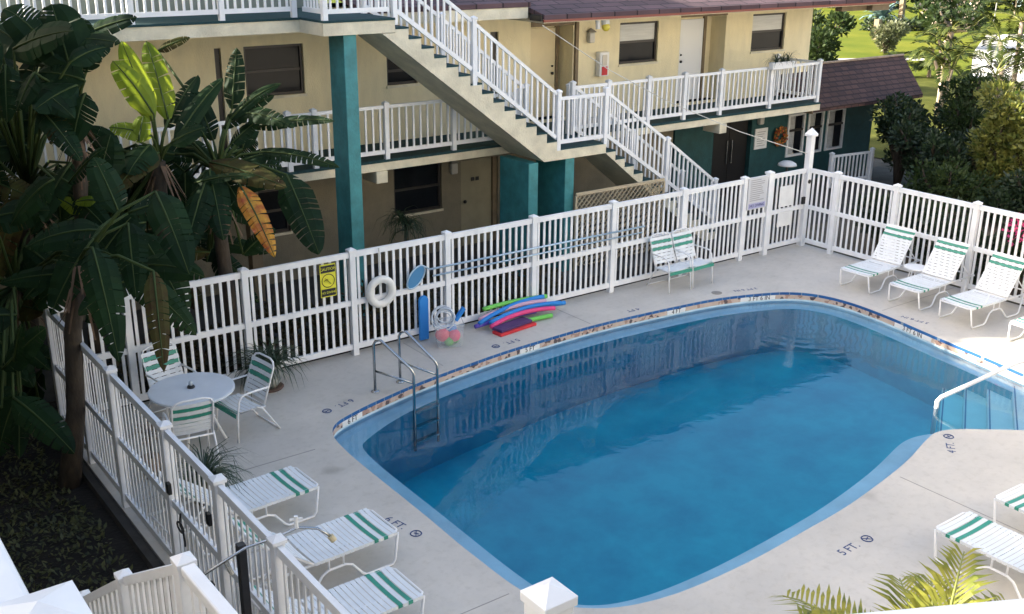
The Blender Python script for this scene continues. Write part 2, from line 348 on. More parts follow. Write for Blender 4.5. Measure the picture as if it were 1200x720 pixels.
# depth marker tiles and deck stencils
WT=mat('white_tile',(.78,.78,.75),.3);INK=mat('black_ink',(.012,.012,.015),.5);NAVY=mat('navy_stencil',(.02,.05,.16),.6)
def nearest(x,y):
    i=min(range(len(PO)),key=lambda k:(PO[k][0]-x)**2+(PO[k][1]-y)**2)
    t=Vector((PO[(i+1)%len(PO)][0]-PO[i-1][0],PO[(i+1)%len(PO)][1]-PO[i-1][1],0)).normalized()
    return Vector((*PO[i],0)),t,Vector((-t.y,t.x,0))  # point, ccw tangent, inward normal
for x,y,s in ((-11.98,-1.98,'6 FT'),(-8.28,-1.24,'5 FT'),(-5.03,-1.3,'4 FT'),(-3.25,-1.68,'3 FT 6 IN'),(-2.42,-4.45,'3 FT 6 IN')):
    p,t,nn=nearest(x,y);tx=-t;L=.42 if len(s)<5 else .85
    c=p+nn*.006+Vector((0,0,-.095));mb=MB();mb.beam(c-tx*L/2,c+tx*L/2,.012,.078)
    dm=mb.build('depth_marker',WT,pool)
    text('lettering',s,.115,INK,dm,frameM(c+nn*.0075,tx,(0,0,1)))
def nodive(mb,c,x,y,rr):
    c=Vector(c);x=Vector(x);y=Vector(y)
    mb.tube([c+x*(rr*math.cos(a))+y*(rr*math.sin(a)) for a in [k*math.pi/10 for k in range(20)]],.008,4,True)
    mb.beam(c-(x-y)*rr*.7,c+(x-y)*rr*.7,.010,.004);mb.beam(c-x*rr*.4-y*rr*.1,c+x*rr*.5+y*rr*.2,.014,.004)
for x,y,az,s,nd in ((-13.02,-4.66,-78,'6 FT.',1),(-9.36,-8.22,2,'5 FT.',1),(-6.17,-7.56,38,'4 FT.',1),(-11.75,-1.52,195,'6 FT.',1),(-8.35,-.98,184,'5 FT.',1),(-5.81,-1.0,175,'4 FT',0),(-3.28,-1.38,165,'3 FT 6 IN',0),(-2.1,-4.25,98,'3 FT 6 IN',0)):
    a=R(az);xv=Vector((math.cos(a),math.sin(a),0));yv=Vector((-math.sin(a),math.cos(a),0))
    o=text('depth_stencil',s,.155 if len(s)<6 else .13,NAVY,deck,frameM((x,y,.002),xv,yv),'LEFT' if nd else 'CENTER',.0008)
    if nd:
        mb=MB();nodive(mb,Vector((x,y,.003))+xv*.50+yv*.0,xv,yv,.062);mb.build('no_diving_stencil',NAVY,deck)
MB().disc((-3.87,-1.2,.002),.10,.006,16).build('drain_cover',CONC,deck)
LEAVES={'bright':[(-13.47,0.80,3.86,-13.67,1.15,4.94,0.36),(-13.25,0.77,3.87,-13.29,1.26,4.91,0.36),(-13.50,0.61,3.98,-13.88,0.94,4.70,0.40),(-13.61,0.44,3.72,-14.12,0.62,3.86,0.30),(-13.80,0.43,3.67,-13.68,0.49,4.00,0.26),(-14.54,0.25,2.93,-14.18,0.37,3.81,0.59),(-14.72,0.22,2.85,-14.93,0.46,3.03,0.20),(-14.56,0.05,3.03,-14.79,0.20,3.00,0.18),(-13.23,0.95,3.72,-12.57,1.29,4.38,0.37),(-13.23,0.63,3.59,-12.36,0.86,4.37,0.29),(-13.36,0.46,3.59,-12.93,0.24,3.80,0.33),(-13.66,0.43,3.61,-14.10,0.09,3.31,0.46),(-13.59,0.33,3.50,-14.37,0.04,3.04,0.39),(-13.40,1.88,1.84,-14.14,2.62,2.03,0.37),(-13.62,2.25,2.81,-14.39,2.41,2.53,0.37),(-13.79,2.10,2.76,-14.67,2.20,2.06,0.41),(-14.07,2.95,1.56,-14.50,3.59,1.54,0.30),(-13.69,2.29,2.79,-13.67,2.17,3.18,0.39),(-13.25,2.29,2.59,-12.68,1.66,2.52,0.36),(-13.15,2.22,2.52,-13.04,1.90,2.80,0.34),(-13.32,1.81,3.06,-13.62,1.99,2.20,0.37),(-13.23,2.38,2.42,-12.33,1.61,2.55,0.45),(-14.04,1.76,1.55,-14.97,2.16,1.12,0.34),(-14.11,2.24,2.41,-14.21,2.30,2.88,0.36),(-14.12,2.11,2.17,-13.47,1.71,1.65,0.37),(-13.90,2.30,3.02,-14.77,2.48,2.54,0.36),(-13.70,2.74,2.53,-14.61,2.96,2.13,0.43),(-13.48,2.39,2.56,-12.82,1.91,2.74,0.38),(-13.53,2.40,2.18,-13.01,1.85,2.11,0.40),(-13.81,2.85,2.11,-14.32,3.14,2.13,0.45),(-14.08,2.01,1.95,-14.64,2.41,1.83,0.44),(-13.00,2.31,3.14,-12.30,1.75,3.02,0.28),(-13.18,1.94,1.85,-12.84,1.59,1.20,0.39),(-14.19,1.86,1.36,-14.02,1.55,0.72,0.33),(-13.36,2.31,2.28,-14.40,2.80,2.02,0.43),(-13.66,1.60,1.67,-14.44,1.70,1.24,0.43),(-13.60,2.08,3.24,-13.97,2.50,3.55,0.38),(-12.97,2.47,3.01,-13.70,2.66,2.30,0.40)],
'mid':[(-12.19,1.05,3.88,-11.96,1.26,4.74,0.33),(-12.46,0.76,3.67,-11.81,0.35,4.14,0.25),(-12.39,0.64,3.81,-11.70,0.34,4.30,0.20),(-12.33,0.86,3.83,-11.85,-0.32,3.77,0.29),(-12.04,0.57,3.66,-11.28,-0.45,3.83,0.21),(-12.13,0.24,3.37,-11.44,-0.85,3.25,0.24),(-12.90,0.26,3.31,-12.26,-0.85,3.07,0.40),(-13.20,0.11,3.07,-12.61,-0.65,3.24,0.16),(-12.74,0.79,3.57,-12.92,1.13,4.04,0.27),(-12.58,0.89,3.48,-12.68,1.28,4.18,0.32),(-12.02,-0.34,3.13,-12.08,-1.36,2.21,0.52),(-12.73,-0.37,3.06,-12.69,-1.28,2.25,0.31),(-12.79,0.26,3.18,-12.70,-0.45,2.63,0.36),(-12.96,0.14,3.22,-13.17,-0.72,2.44,0.42),(-13.12,-0.07,3.09,-13.72,-0.66,2.24,0.42),(-12.41,0.39,3.23,-11.79,-0.01,3.37,0.22),(-12.43,0.63,3.44,-12.01,0.47,3.80,0.27),(-12.91,1.93,4.69,-12.49,1.71,4.88,0.18),(-12.34,1.81,2.75,-11.68,1.91,3.18,0.32),(-12.88,0.79,1.70,-12.57,1.07,1.97,0.43),(-13.23,1.61,1.31,-12.86,1.03,0.86,0.37),(-13.22,1.20,2.10,-14.07,1.89,1.75,0.23),(-12.08,1.36,3.12,-11.76,1.20,3.33,0.31),(-12.80,1.87,3.37,-12.43,1.17,3.03,0.30),(-12.08,1.06,3.27,-11.72,1.25,3.71,0.29),(-12.72,1.82,2.86,-12.86,1.55,2.11,0.42),(-12.79,0.92,2.57,-11.93,0.37,2.11,0.33),(-13.09,0.96,1.83,-13.11,0.75,2.21,0.29),(-12.41,1.78,2.47,-13.12,1.99,2.17,0.29),(-12.74,0.92,1.80,-12.27,0.61,1.18,0.31),(-12.99,1.20,2.09,-13.74,1.21,1.65,0.25),(-12.45,1.89,2.76,-11.81,1.55,2.25,0.28),(-12.69,1.07,1.58,-12.34,0.22,1.10,0.28),(-12.96,1.47,3.22,-13.94,2.10,3.06,0.42),(-12.11,1.38,2.89,-11.49,0.97,2.94,0.41),(-12.18,1.11,2.71,-11.53,0.51,2.85,0.34),(-12.83,1.72,3.27,-12.05,1.14,2.80,0.26),(-12.82,1.59,1.88,-11.80,0.99,1.60,0.31),(-12.59,1.94,2.73,-12.84,2.26,3.02,0.40),(-12.60,1.67,2.24,-12.28,1.31,1.43,0.24),(-12.85,0.71,1.87,-13.64,1.03,1.83,0.25),(-12.39,0.58,1.78,-11.89,0.48,2.13,0.31)],
'lowl':[(-14.38,-1.86,3.50,-14.38,-2.74,2.71,0.45),(-15.18,-1.90,2.96,-15.29,-2.83,1.87,0.42),(-14.70,-2.49,2.74,-14.91,-3.15,1.77,0.26),(-15.07,-1.58,2.97,-15.65,-1.53,2.12,0.46),(-14.60,-1.44,3.18,-14.01,-1.71,3.26,0.35),(-14.68,-1.67,3.12,-14.86,-2.26,2.38,0.40),(-14.92,-1.41,3.01,-15.69,-0.92,2.81,0.45),(-14.66,-1.28,3.15,-14.78,-0.91,3.79,0.41)],
'upl':[(-14.66,0.04,4.64,-14.72,0.34,5.51,0.68),(-14.58,0.05,4.79,-15.00,0.58,5.30,0.54),(-14.53,0.10,4.68,-14.35,0.11,5.02,0.39),(-14.34,0.41,5.12,-13.76,0.08,5.33,0.29),(-14.57,-0.17,4.61,-15.02,0.20,4.70,0.49),(-14.65,-0.43,4.49,-14.90,-0.51,3.89,0.46),(-14.84,0.18,4.96,-15.21,0.67,5.45,0.53),(-14.69,-0.23,4.57,-15.25,-0.33,4.32,0.46),(-14.85,-0.03,4.45,-15.06,-0.14,3.85,0.43),(-14.61,0.27,4.93,-14.40,0.29,5.34,0.54),(-14.40,0.17,4.77,-14.31,0.29,5.18,0.44),(-15.13,-0.09,4.74,-15.39,-0.09,4.30,0.42)],
'farl':[(-14.77,-0.31,4.85,-14.24,-0.25,5.01,0.33),(-15.25,0.41,4.59,-14.88,-0.67,4.24,0.43),(-15.11,3.26,5.00,-15.92,3.80,4.92,0.39),(-14.53,2.59,4.98,-13.89,1.44,4.64,0.56),(-14.61,1.39,3.94,-15.67,2.15,3.46,0.49),(-15.14,-0.09,4.32,-14.93,-0.95,3.76,0.32),(-16.21,0.98,3.28,-16.80,0.96,2.84,0.50),(-14.94,1.66,4.57,-15.92,2.44,4.74,0.57),(-14.98,2.90,4.37,-15.45,2.78,3.28,0.46),(-14.89,1.54,3.27,-15.37,1.75,3.35,0.38),(-15.75,1.65,4.82,-15.34,1.28,4.38,0.45),(-15.00,1.29,3.61,-16.21,1.50,3.41,0.40),(-14.36,1.87,3.92,-15.26,1.81,3.69,0.54),(-14.83,-0.05,3.58,-15.47,-0.20,2.75,0.37),(-14.78,0.44,3.06,-14.47,-0.27,2.58,0.34),(-15.39,1.11,5.30,-14.93,0.27,4.81,0.53),(-15.24,0.33,4.99,-14.73,-0.53,5.25,0.50),(-15.24,1.47,5.13,-14.79,0.63,4.73,0.40),(-15.37,3.44,5.06,-15.21,2.80,4.11,0.44),(-16.01,0.52,3.85,-16.93,1.45,3.84,0.43),(-15.19,1.97,5.28,-16.10,2.51,4.98,0.40),(-15.35,0.37,4.80,-15.48,0.11,4.13,0.38),(-15.08,2.29,4.99,-14.60,1.51,4.62,0.39),(-16.00,0.90,3.18,-15.87,1.08,3.73,0.53),(-15.62,0.99,5.10,-15.97,0.25,4.17,0.35),(-14.54,1.65,4.37,-15.77,1.80,3.87,0.53),(-14.23,1.93,4.73,-14.94,1.64,4.31,0.59),(-14.65,1.39,3.30,-14.73,1.39,2.29,0.38),(-14.96,-0.35,3.39,-14.61,-0.87,3.88,0.28),(-15.78,0.82,3.35,-15.21,0.12,3.07,0.39),(-15.35,0.50,5.06,-15.99,0.71,4.26,0.47),(-15.19,-0.58,3.51,-15.68,-0.19,2.92,0.44),(-15.20,0.95,3.03,-14.60,0.56,3.19,0.38),(-15.71,2.18,4.72,-16.18,2.56,4.85,0.35),(-15.58,2.17,4.50,-14.93,1.54,3.70,0.51),(-15.77,0.68,4.94,-15.74,0.36,4.13,0.39),(-14.61,1.08,5.13,-14.83,0.43,4.13,0.31),(-15.06,0.92,3.28,-14.58,0.20,2.91,0.56),(-14.85,0.72,4.98,-14.14,-0.37,5.06,0.41)],
'lowfar':[(-15.93,2.88,2.49,-16.49,3.42,3.13,0.36),(-15.66,1.38,2.29,-15.01,1.06,1.95,0.39),(-13.92,0.42,2.26,-13.78,0.09,0.93,0.51),(-16.04,-0.44,1.22,-16.57,-0.93,0.58,0.45),(-16.66,-0.24,1.48,-17.11,-0.32,1.62,0.28),(-15.28,1.75,2.26,-14.62,1.12,1.38,0.55),(-16.87,-1.22,0.98,-17.45,-1.38,0.31,0.47),(-14.28,-0.42,2.48,-14.77,-0.83,1.88,0.31),(-16.03,0.64,3.16,-15.55,0.78,3.39,0.41),(-15.03,1.52,2.50,-15.87,1.54,2.29,0.42),(-15.87,0.39,-0.20,-16.44,0.47,0.31,0.39),(-15.92,0.67,1.05,-16.73,0.92,0.09,0.51),(-15.90,-0.87,1.98,-16.86,-0.59,1.80,0.44),(-15.65,0.43,1.91,-15.20,0.49,2.23,0.52),(-14.02,0.10,2.48,-13.76,-0.70,1.47,0.56),(-14.67,-0.36,2.32,-15.54,0.03,1.72,0.50),(-15.71,1.90,2.82,-15.83,0.95,1.87,0.48),(-16.13,1.33,2.85,-16.69,2.15,3.09,0.36),(-16.54,-0.75,2.57,-17.11,-0.02,2.46,0.40),(-16.24,-1.83,1.33,-15.88,-2.79,0.91,0.39),(-15.41,0.42,3.13,-15.87,0.56,1.88,0.39),(-14.68,-1.59,2.55,-14.07,-2.38,2.52,0.37),(-14.11,-0.50,2.79,-14.77,-0.32,2.53,0.45),(-15.89,0.53,1.09,-15.07,0.09,0.72,0.38),(-16.45,-0.53,1.68,-17.10,-0.17,1.63,0.34),(-14.49,1.68,2.43,-15.31,1.56,1.80,0.57),(-16.25,-1.50,1.57,-15.81,-1.94,2.12,0.36),(-15.83,1.59,2.67,-16.60,2.02,2.44,0.35),(-16.09,0.48,0.91,-16.27,1.04,1.00,0.50),(-16.70,-0.76,1.35,-17.22,-0.60,2.01,0.43),(-16.31,-1.40,1.06,-16.78,-0.97,1.26,0.30),(-14.52,1.64,2.28,-15.41,2.26,2.36,0.40),(-16.07,-0.16,1.54,-15.77,-0.55,0.87,0.38),(-16.13,0.38,1.61,-15.59,-0.76,1.14,0.31),(-16.45,0.12,0.31,-16.50,-0.13,-0.44,0.55),(-16.36,0.24,0.99,-16.04,0.10,1.47,0.51),(-15.03,0.14,2.30,-15.64,-0.04,1.88,0.30),(-16.69,-0.13,0.85,-16.58,0.15,1.01,0.40),(-16.09,-1.48,1.24,-16.30,-1.95,0.62,0.30),(-15.86,0.05,2.99,-15.23,-0.32,3.07,0.52),(-14.35,1.71,2.47,-13.79,0.96,1.60,0.41),(-15.56,0.62,2.90,-15.60,0.54,3.60,0.33),(-16.55,-0.18,1.48,-15.90,-0.93,1.12,0.53),(-15.28,2.10,2.67,-15.43,1.34,2.00,0.40),(-14.85,-0.88,2.52,-14.38,-0.90,3.01,0.52),(-14.84,-0.89,2.62,-14.34,-1.20,2.20,0.37),(-14.65,-1.74,2.49,-15.44,-1.93,2.20,0.34),(-16.13,-0.65,0.74,-16.86,-0.04,0.15,0.48),(-14.64,1.70,2.44,-15.37,1.56,1.91,0.40),(-16.23,1.15,1.37,-16.13,0.65,0.25,0.39),(-14.44,-0.23,1.99,-14.93,-0.15,1.45,0.44),(-14.53,1.23,2.18,-15.32,1.33,1.32,0.51),(-16.25,-1.12,0.87,-16.29,-0.93,1.11,0.46),(-15.09,-1.48,2.51,-15.98,-0.53,2.31,0.33),(-14.62,-1.30,2.36,-14.08,-1.92,1.64,0.42),(-16.09,-1.32,1.15,-16.41,-1.16,0.33,0.42),(-16.03,0.81,1.95,-16.06,0.72,1.18,0.45),(-15.45,0.45,0.67,-16.07,0.69,-0.55,0.49),(-15.93,0.81,1.54,-16.60,0.74,1.38,0.35),(-15.40,0.59,2.43,-14.91,-0.05,1.67,0.40),(-15.58,0.20,-0.04,-14.89,-0.88,-0.52,0.50),(-15.97,1.11,2.79,-15.95,1.10,3.61,0.39),(-15.35,0.23,1.59,-15.91,0.88,1.60,0.39),(-15.76,2.85,2.39,-16.60,2.94,2.45,0.60),(-16.15,-1.71,1.72,-16.06,-1.95,2.22,0.26)],
}
# ---------------------------------------------------------------- fences
def post(par,x,y,z0,z1,wd=.1,name='fence_post',cw=.13,m=None):
    m=m or WHITE
    o=MB().box(x-wd/2,x+wd/2,y-wd/2,y+wd/2,z0,z1-.07).build(name,m,par,bevel=.006)
    h=cw/2;z=z1-.07
    mb=MB().box(x-h,x+h,y-h,y+h,z,z+.035)
    mb.add([(x-h,y-h,z+.035),(x+h,y-h,z+.035),(x+h,y+h,z+.035),(x-h,y+h,z+.035),(x,y,z1)],[(0,1,4),(1,2,4),(2,3,4),(3,0,4)])
    mb.build('post_cap',m,o,bevel=.004)
    return o
def panel(par,a,b,za,zb,top,bot,pitch,mid=None,wd=.05,rw=.05,name='fence_panel',m=None,trim=.05,pw=.042,toph=.09,both=.09,skip=None,pt=.010):
    # a,b: plan points; za,zb: floor heights at each end
    a=Vector((a[0],a[1],za));b=Vector((b[0],b[1],zb));dr=(b-a);L=Vector((dr.x,dr.y,0)).length;h=Vector((dr.x,dr.y,0)).normalized()
    a=a+dr*(trim/L);b=b-dr*(trim/L);Z=Vector((0,0,1));mb=MB()
    mb.beam(a+Z*(top-toph/2),b+Z*(top-toph/2),rw,toph);mb.beam(a+Z*(bot+both/2),b+Z*(bot+both/2),rw,both)
    if mid: mb.beam(a+Z*mid,b+Z*mid,rw,.085)
    dr=b-a;L=Vector((dr.x,dr.y,0)).length;nn=max(1,int(round(L/pitch)));sl=dr.z/L
    sx=Vector((-h.y,h.x,0))
    for k in range(nn):
        t=(k+.5)/nn
        if skip and skip(t): continue
        p=a+dr*t
        q0=p+Z*(bot+both*.5);q1=p+Z*(top-toph*.5)
        w2=pw/2;d2=pt
        P=[]
        for q in (q0,q1):
            for i,j in ((-1,-1),(1,-1),(1,1),(-1,1)): P.append(q+h*(i*w2)+sx*(j*d2)+Z*(i*w2*sl))
        mb.add(P,[(0,1,5,4),(1,2,6,5),(2,3,7,6),(3,0,4,7)])
    return mb.build(name,m or WHITE,par)
bf=thing('pool_fence','long white picket fence behind the pool with the life ring and poles on it','fence',(-15.35,0,0))
bx=[-15.35,-14.36,-12.64,-10.88,-9.12,-7.32,-5.48,-3.68,-1.96]
for x in bx: post(bf,x,0,0,1.783)
for i in range(len(bx)-1): panel(bf,(bx[i],0),(bx[i+1],0),0,0,1.71,.10,.127,mid=.88)
gt=thing('fence_gate','narrow white picket gate at the far fence corner with two blank white signs','gate',(-1.21,0,0))
post(bf,-1.21,0,0,1.80,.12,cw=.15);panel(bf,(-1.96,0),(-1.21,0),0,0,1.71,.10,.127,mid=.88)
panel(gt,(-1.21,0),(-.0,0),0,0,1.70,.10,.127,mid=.88,trim=.075,name='gate_panel')
MB().box(-.16,-.08,-.075,-.032,.95,1.1).build('gate_latch',BLACK,gt)
cp=thing('corner_post','tall white post with a pointed cap at the far corner of the fences','post',(0,0,0))
MB().box(-.065,.065,-.065,.065,0,2.38).build('post_shaft',WHITE,cp,bevel=.008)
MB().box(-.1,.1,-.1,.1,2.38,2.43).add([(-.1,-.1,2.43),(.1,-.1,2.43),(.1,.1,2.43),(-.1,.1,2.43),(0,0,2.56)],[(0,1,4),(1,2,4),(2,3,4),(3,0,4)]).build('post_cap',WHITE,cp,bevel=.005)
MB().tube([(0,-.066,1.42),(0,-.075,1.42)],.045,12).build('lock_plate',BLACK,cp)
rf=thing('pool_fence','white vinyl picket fence running behind the raised loungers at the right','fence',(0,-.777,0))
ry=[-.777,-2.185,-3.886,-5.6,-7.3,-9.0]
for y in ry: post(rf,0,y,0,1.783)
panel(rf,(0,-.065),(0,-.777),0,0,1.71,.10,.127,mid=.88)
for i in range(len(ry)-1): panel(rf,(0,ry[i]),(0,ry[i+1]),0,0,1.71,.10,.127,mid=.88)
lf=thing('pool_fence','white vinyl picket fence seen from outside between the dark planting bed and the table','fence',(-15.35,-1.2,0))
ly=[0,-1.3,-2.64,-4.39,-5.77,-7.02,-8.6]
for y in ly[1:]: post(lf,-15.35,y,0,1.79)
for i in range(len(ly)-1):
    sk=None
    panel(lf,(-15.35,ly[i]),(-15.35,ly[i+1]),0,0,1.71,.10,.125,mid=.88,pw=.036,pt=.006)
for y,z in ((-4.55,1.12),(-5.65,1.3),(-5.55,.5)): MB().box(-15.44,-15.405,y-.035,y+.035,z-.06,z+.06).build('gate_hinge',BLACK,lf)
MB().tube([(-15.43,-4.86+.05*math.sin(k*.9),.95-.05*k+.03*math.cos(k*1.7)) for k in range(7)],.010,6).tube([(-15.44,-4.84+.09*math.cos(k*.63),.82+.05*math.sin(k*.63)) for k in range(10)],.010,6,True).build('chain',BLACK,lf)

# ---------------------------------------------------------------- motel building
mo=thing('motel_building','cream two and three storey motel block with brown shingle roof and white balcony rails','building',(-8,4.5,0))
def wallholes(par,name,m,x0,x1,z0,z1,holes,y0,y1):
    xs=sorted({x0,x1,*[h[0] for h in holes],*[h[1] for h in holes]});zs=sorted({z0,z1,*[h[2] for h in holes],*[h[3] for h in holes]})
    mb=MB()
    for j in range(len(zs)-1):
        run=None
        for i in range(len(xs)-1):
            cx=(xs[i]+xs[i+1])/2;cz=(zs[j]+zs[j+1])/2
            hole=any(h[0]<cx<h[1] and h[2]<cz<h[3] for h in holes)
            if not hole:
                run=(xs[i] if run is None else run)
            if (hole or i==len(xs)-2) and run is not None:
                xe=xs[i] if hole else xs[i+1];mb.box(run,xe,y0,y1,zs[j],zs[j+1]);run=None
    return mb.build(name,m,par)
FY=4.5
w2=[(-1.43,-.22,3.49,4.42),(3.03,4.29,3.52,4.44),(-10.5,-9.33,3.47,4.39),(-7.55,-6.84,3.47,4.02)]
rec=[(-3.99,-2.81,2.39,4.47),(.5,2.07,2.39,4.49)]
slit=[(-11.05,-10.93,2.39,4.39),(-5.05,-4.84,2.39,4.39)]
wallholes(mo,'upper_wall',CREAM,-24,5.34,2.36,5.0,w2+rec+slit,FY,FY+.2)
g1=[(-7.47,-6.31,.80,1.82),(-10.46,-9.8,.85,1.72),(-5.82,-4.85,-.15,1.76)]
wallholes(mo,'lower_wall',mat('shaded_stucco',(.21,.185,.13),.85,.15,2.2,.5,45),-24,.46,-.15,2.16,g1,FY,FY+.2)  # stucco colour darkened for the shade under balcony and plants
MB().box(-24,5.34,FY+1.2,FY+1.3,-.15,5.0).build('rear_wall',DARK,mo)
MB().box(5.14,5.34,FY+.2,11,-.15,4.95).build('side_wall',CREAM,mo)
# recess sides, doors
for (x0,x1,z0,z1),dm,dw in ((rec[0],CREAMD,(-3.73,-2.95)),(rec[1],mat('white_door',(.74,.76,.78),.45),(.92,1.75))):
    MB().box(x1,x1+.03,FY+.2,FY+.55,z0,z1).box(x0-.03,x0,FY+.2,FY+.55,z0,z1).box(x0,x1,FY+.2,FY+.55,z1,z1+.03).build('recess_lining',CREAM,mo)
    MB().box(x0,x1,FY+.5,FY+.56,z0,z1).build('recess_wall',CREAM,mo)
    MB().box(x0,x1,FY-.03,FY-.004,z1-.03,z1+.17).build('door_header',BROWN,mo)
    dr=MB().box(dw[0],dw[1],FY+.45,FY+.497,2.40,4.36).build('door',dm,mo,bevel=.005)
    MB().box(dw[1]+.003,dw[1]+.09,FY+.43,FY+.498,2.40,4.42).box(dw[0]-.09,dw[0]-.003,FY+.43,FY+.498,2.40,4.42).build('door_frame',BROWN,mo)
    hx=dw[1]-.09 if dm==CREAMD else dw[0]+.08
    MB().ball((hx,FY+.42,3.36),.035,6).build('door_knob',BLACK,dr,smooth=True)
    MB().ball((hx,FY+.43,3.52),.025,6).build('deadbolt',BLACK,dr,smooth=True)
MB().box(-2.775,-2.69,FY-.06,FY-.004,2.40,4.50).build('corner_trim',BROWN,mo)
def window(par,h,kind,y=FY):
    x0,x1,z0,z1=h;o=MB();t=.05
    o.box(x0,x1,y+.05,y+.11,z0,z0+t).box(x0,x1,y+.05,y+.11,z1-t,z1).box(x0,x0+t,y+.05,y+.11,z0+t,z1-t).box(x1-t,x1,y+.05,y+.11,z0+t,z1-t)
    zm=z0+(z1-z0)*(.52 if kind!='dark' else .5);o.box(x0+t,x1-t,y+.06,y+.105,zm-.025,zm+.025)
    f=o.build('window',BRONZE,par)
    MB().box(x0+t,x1-t,y+.085,y+.095,z0+t,zm-.025).build('lower_pane',GLASS,f)
    MB().box(x0+t,x1-t,y+.085,y+.095,zm+.025,z1-t).build('upper_pane',BLIND if kind=='blind' else GLASS,f)
    MB().box(x0-.02,x1+.02,y-.03,y+.048,z0-.05,z0-.002).build('sill',CREAMT,f)
    if kind=='dark':
        q=MB();n=int((x1-x0)/.09)
        for k in range(n): q.box(x0+t+.02+k*.09,x0+t+.07+k*.09,y+.13,y+.14,z0+t,z1-t)
        q.build('curtain',mat('grey_curtain',(.10,.11,.12),.8),f)
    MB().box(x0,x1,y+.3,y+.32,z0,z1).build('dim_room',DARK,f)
    return f
window(mo,w2[0],'blind');window(mo,w2[1],'blind');window(mo,w2[2],'dark');window(mo,w2[3],'dark')
window(mo,g1[0],'dark');window(mo,g1[1],'dark')
for s in slit: MB().box(s[0],s[1],FY+.06,FY+.1,s[2],s[3]).build('slit_window',BRONZE,mo)
gd=MB().box(-5.80,-4.98,FY+.06,FY+.10,-.14,1.74).build('door',mat('olive_door',(.30,.27,.18),.6,.1,3),mo)
MB().box(-4.97,-4.86,FY+.02,FY+.12,-.14,1.75).build('door_frame',BROWN,mo)
MB().box(-5.52,-5.44,FY+.045,FY+.058,1.28,1.36).box(-5.40,-5.32,FY+.045,FY+.058,1.28,1.36).build('door_number_plate',BLACK,gd)
MB().ball((-5.70,FY+.02,.85),.04,6).build('door_knob',BLACK,gd,smooth=True)
MB().box(-11.0,-10.8,3.6,3.8,-.15,2.2).build('column',BROWN,mo)
# level two slab and its railing
MB().box(-24,4.08,3.0,FY,2.16,2.31).build('balcony_slab',CREAMT,mo)
MB().box(-24,4.08,2.985,FY,2.313,2.36).build('balcony_floor',DTEAL,mo)
for x in (-8.6,.55): MB().box(x-.12,x+.12,2.97,3.5,1.93,2.155).build('beam_end',CREAMT,mo,bevel=.01)
def railing(par,pts,skip=(),top=1.0,bot=.10,pitch=.15,posts=True,m=None,ptop=1.08,pbot=-.02,name='railing'):
    for i in range(len(pts)-1):
        a,b=pts[i],pts[i+1]
        panel(par,(a[0],a[1]),(b[0],b[1]),a[2],b[2],top,bot,pitch,name=name,toph=.06,both=.075,rw=.045,pw=.036,m=m,pt=.014)
    for i,p in enumerate(pts):
        if i in skip: continue
        post(par,p[0],p[1],p[2]+pbot,p[2]+ptop,.09,'railing_post',.11,m=m)
yb=3.05
railing(mo,[(x,yb,2.36) for x in (-4.08,-3.0,-1.83,-1.02+.3,.46,2.18,3.98)])
railing(mo,[(3.98,yb+.001,2.36),(3.98,4.4,2.36)],skip=(0,))
railing(mo,[(x,yb,2.36) for x in (-13.4,-11.9,-10.40,-9.9,-8.44,-6.95,-5.42)])
railing(mo,[(x,yb,2.36) for x in (-22,-20,-18.2,-16.6,-15.0,-13.4)],skip=(5,))
# level three slab with the bump over the column and its railing
MB().box(-24,-8.9,2.6,12,4.78,4.98).build('balcony_slab',CREAMT,mo)
MB().box(-10.28,-8.95,1.75,2.598,4.78,4.98).build('landing_slab',CREAMT,mo)
MB().box(-24,-8.9,2.58,12,4.983,5.02).build('balcony_floor',DTEAL,mo);MB().box(-10.27,-8.95,1.74,2.578,4.983,5.02).build('balcony_floor',DTEAL,mo)
for run,sk in zip(([(-20.5,2.65,5.02),(-18.9,2.65,5.02),(-17.4,2.65,5.02),(-15.95,2.65,5.02),(-14.49,2.65,5.02),(-13.03,2.65,5.02),(-11.6,2.65,5.02),(-10.35,2.65,5.02)],[(-10.22,2.6,5.02),(-10.22,1.81,5.02)],[(-10.22,1.805,5.02),(-8.99,1.805,5.02)]),((),(0,1),(1,))):
    railing(mo,run,pitch=.125,skip=sk)
MB().box(-9.89,-9.65,1.82,2.35,-.15,4.775).build('column',TEAL,mo,bevel=.012)
# third floor masses, skewed and raised to leave an added gap for sun
MB().prism([(-15.2,4.5),(-9.0,4.5),(-9.0,11),(-23.9,11)],5.025,9.4).build('third_floor_wall',mat('grey_green_stucco',(.22,.25,.22),.85,.1,2),mo)
MB().prism([(-40,4.5),(-20.3,4.5),(-29.0,11),(-49,11)],5.025,9.4).build('third_floor_wall',mat('grey_green_stucco',(.22,.25,.22),.85,.1,2),mo)  # unseen mass added to block sun, its side cut along the rays
MB().box(-40,-8.9,2.7,3.05,7.5,9.8).build('added_shade_parapet',CREAM,mo)  # added out of view to keep sun off the deck
MB().box(-24.3,-24.03,-3.5,2.5,-.15,9.8).box(-24.3,-24.03,-11,-3.52,-.15,7.9).build('unseen_wing_wall',CREAM,mo)  # added out of view to darken the left side and planting bed
MB().box(-40,-24.02,4.5,11,-.15,4.97).build('unseen_wing_wall',CREAM,mo)
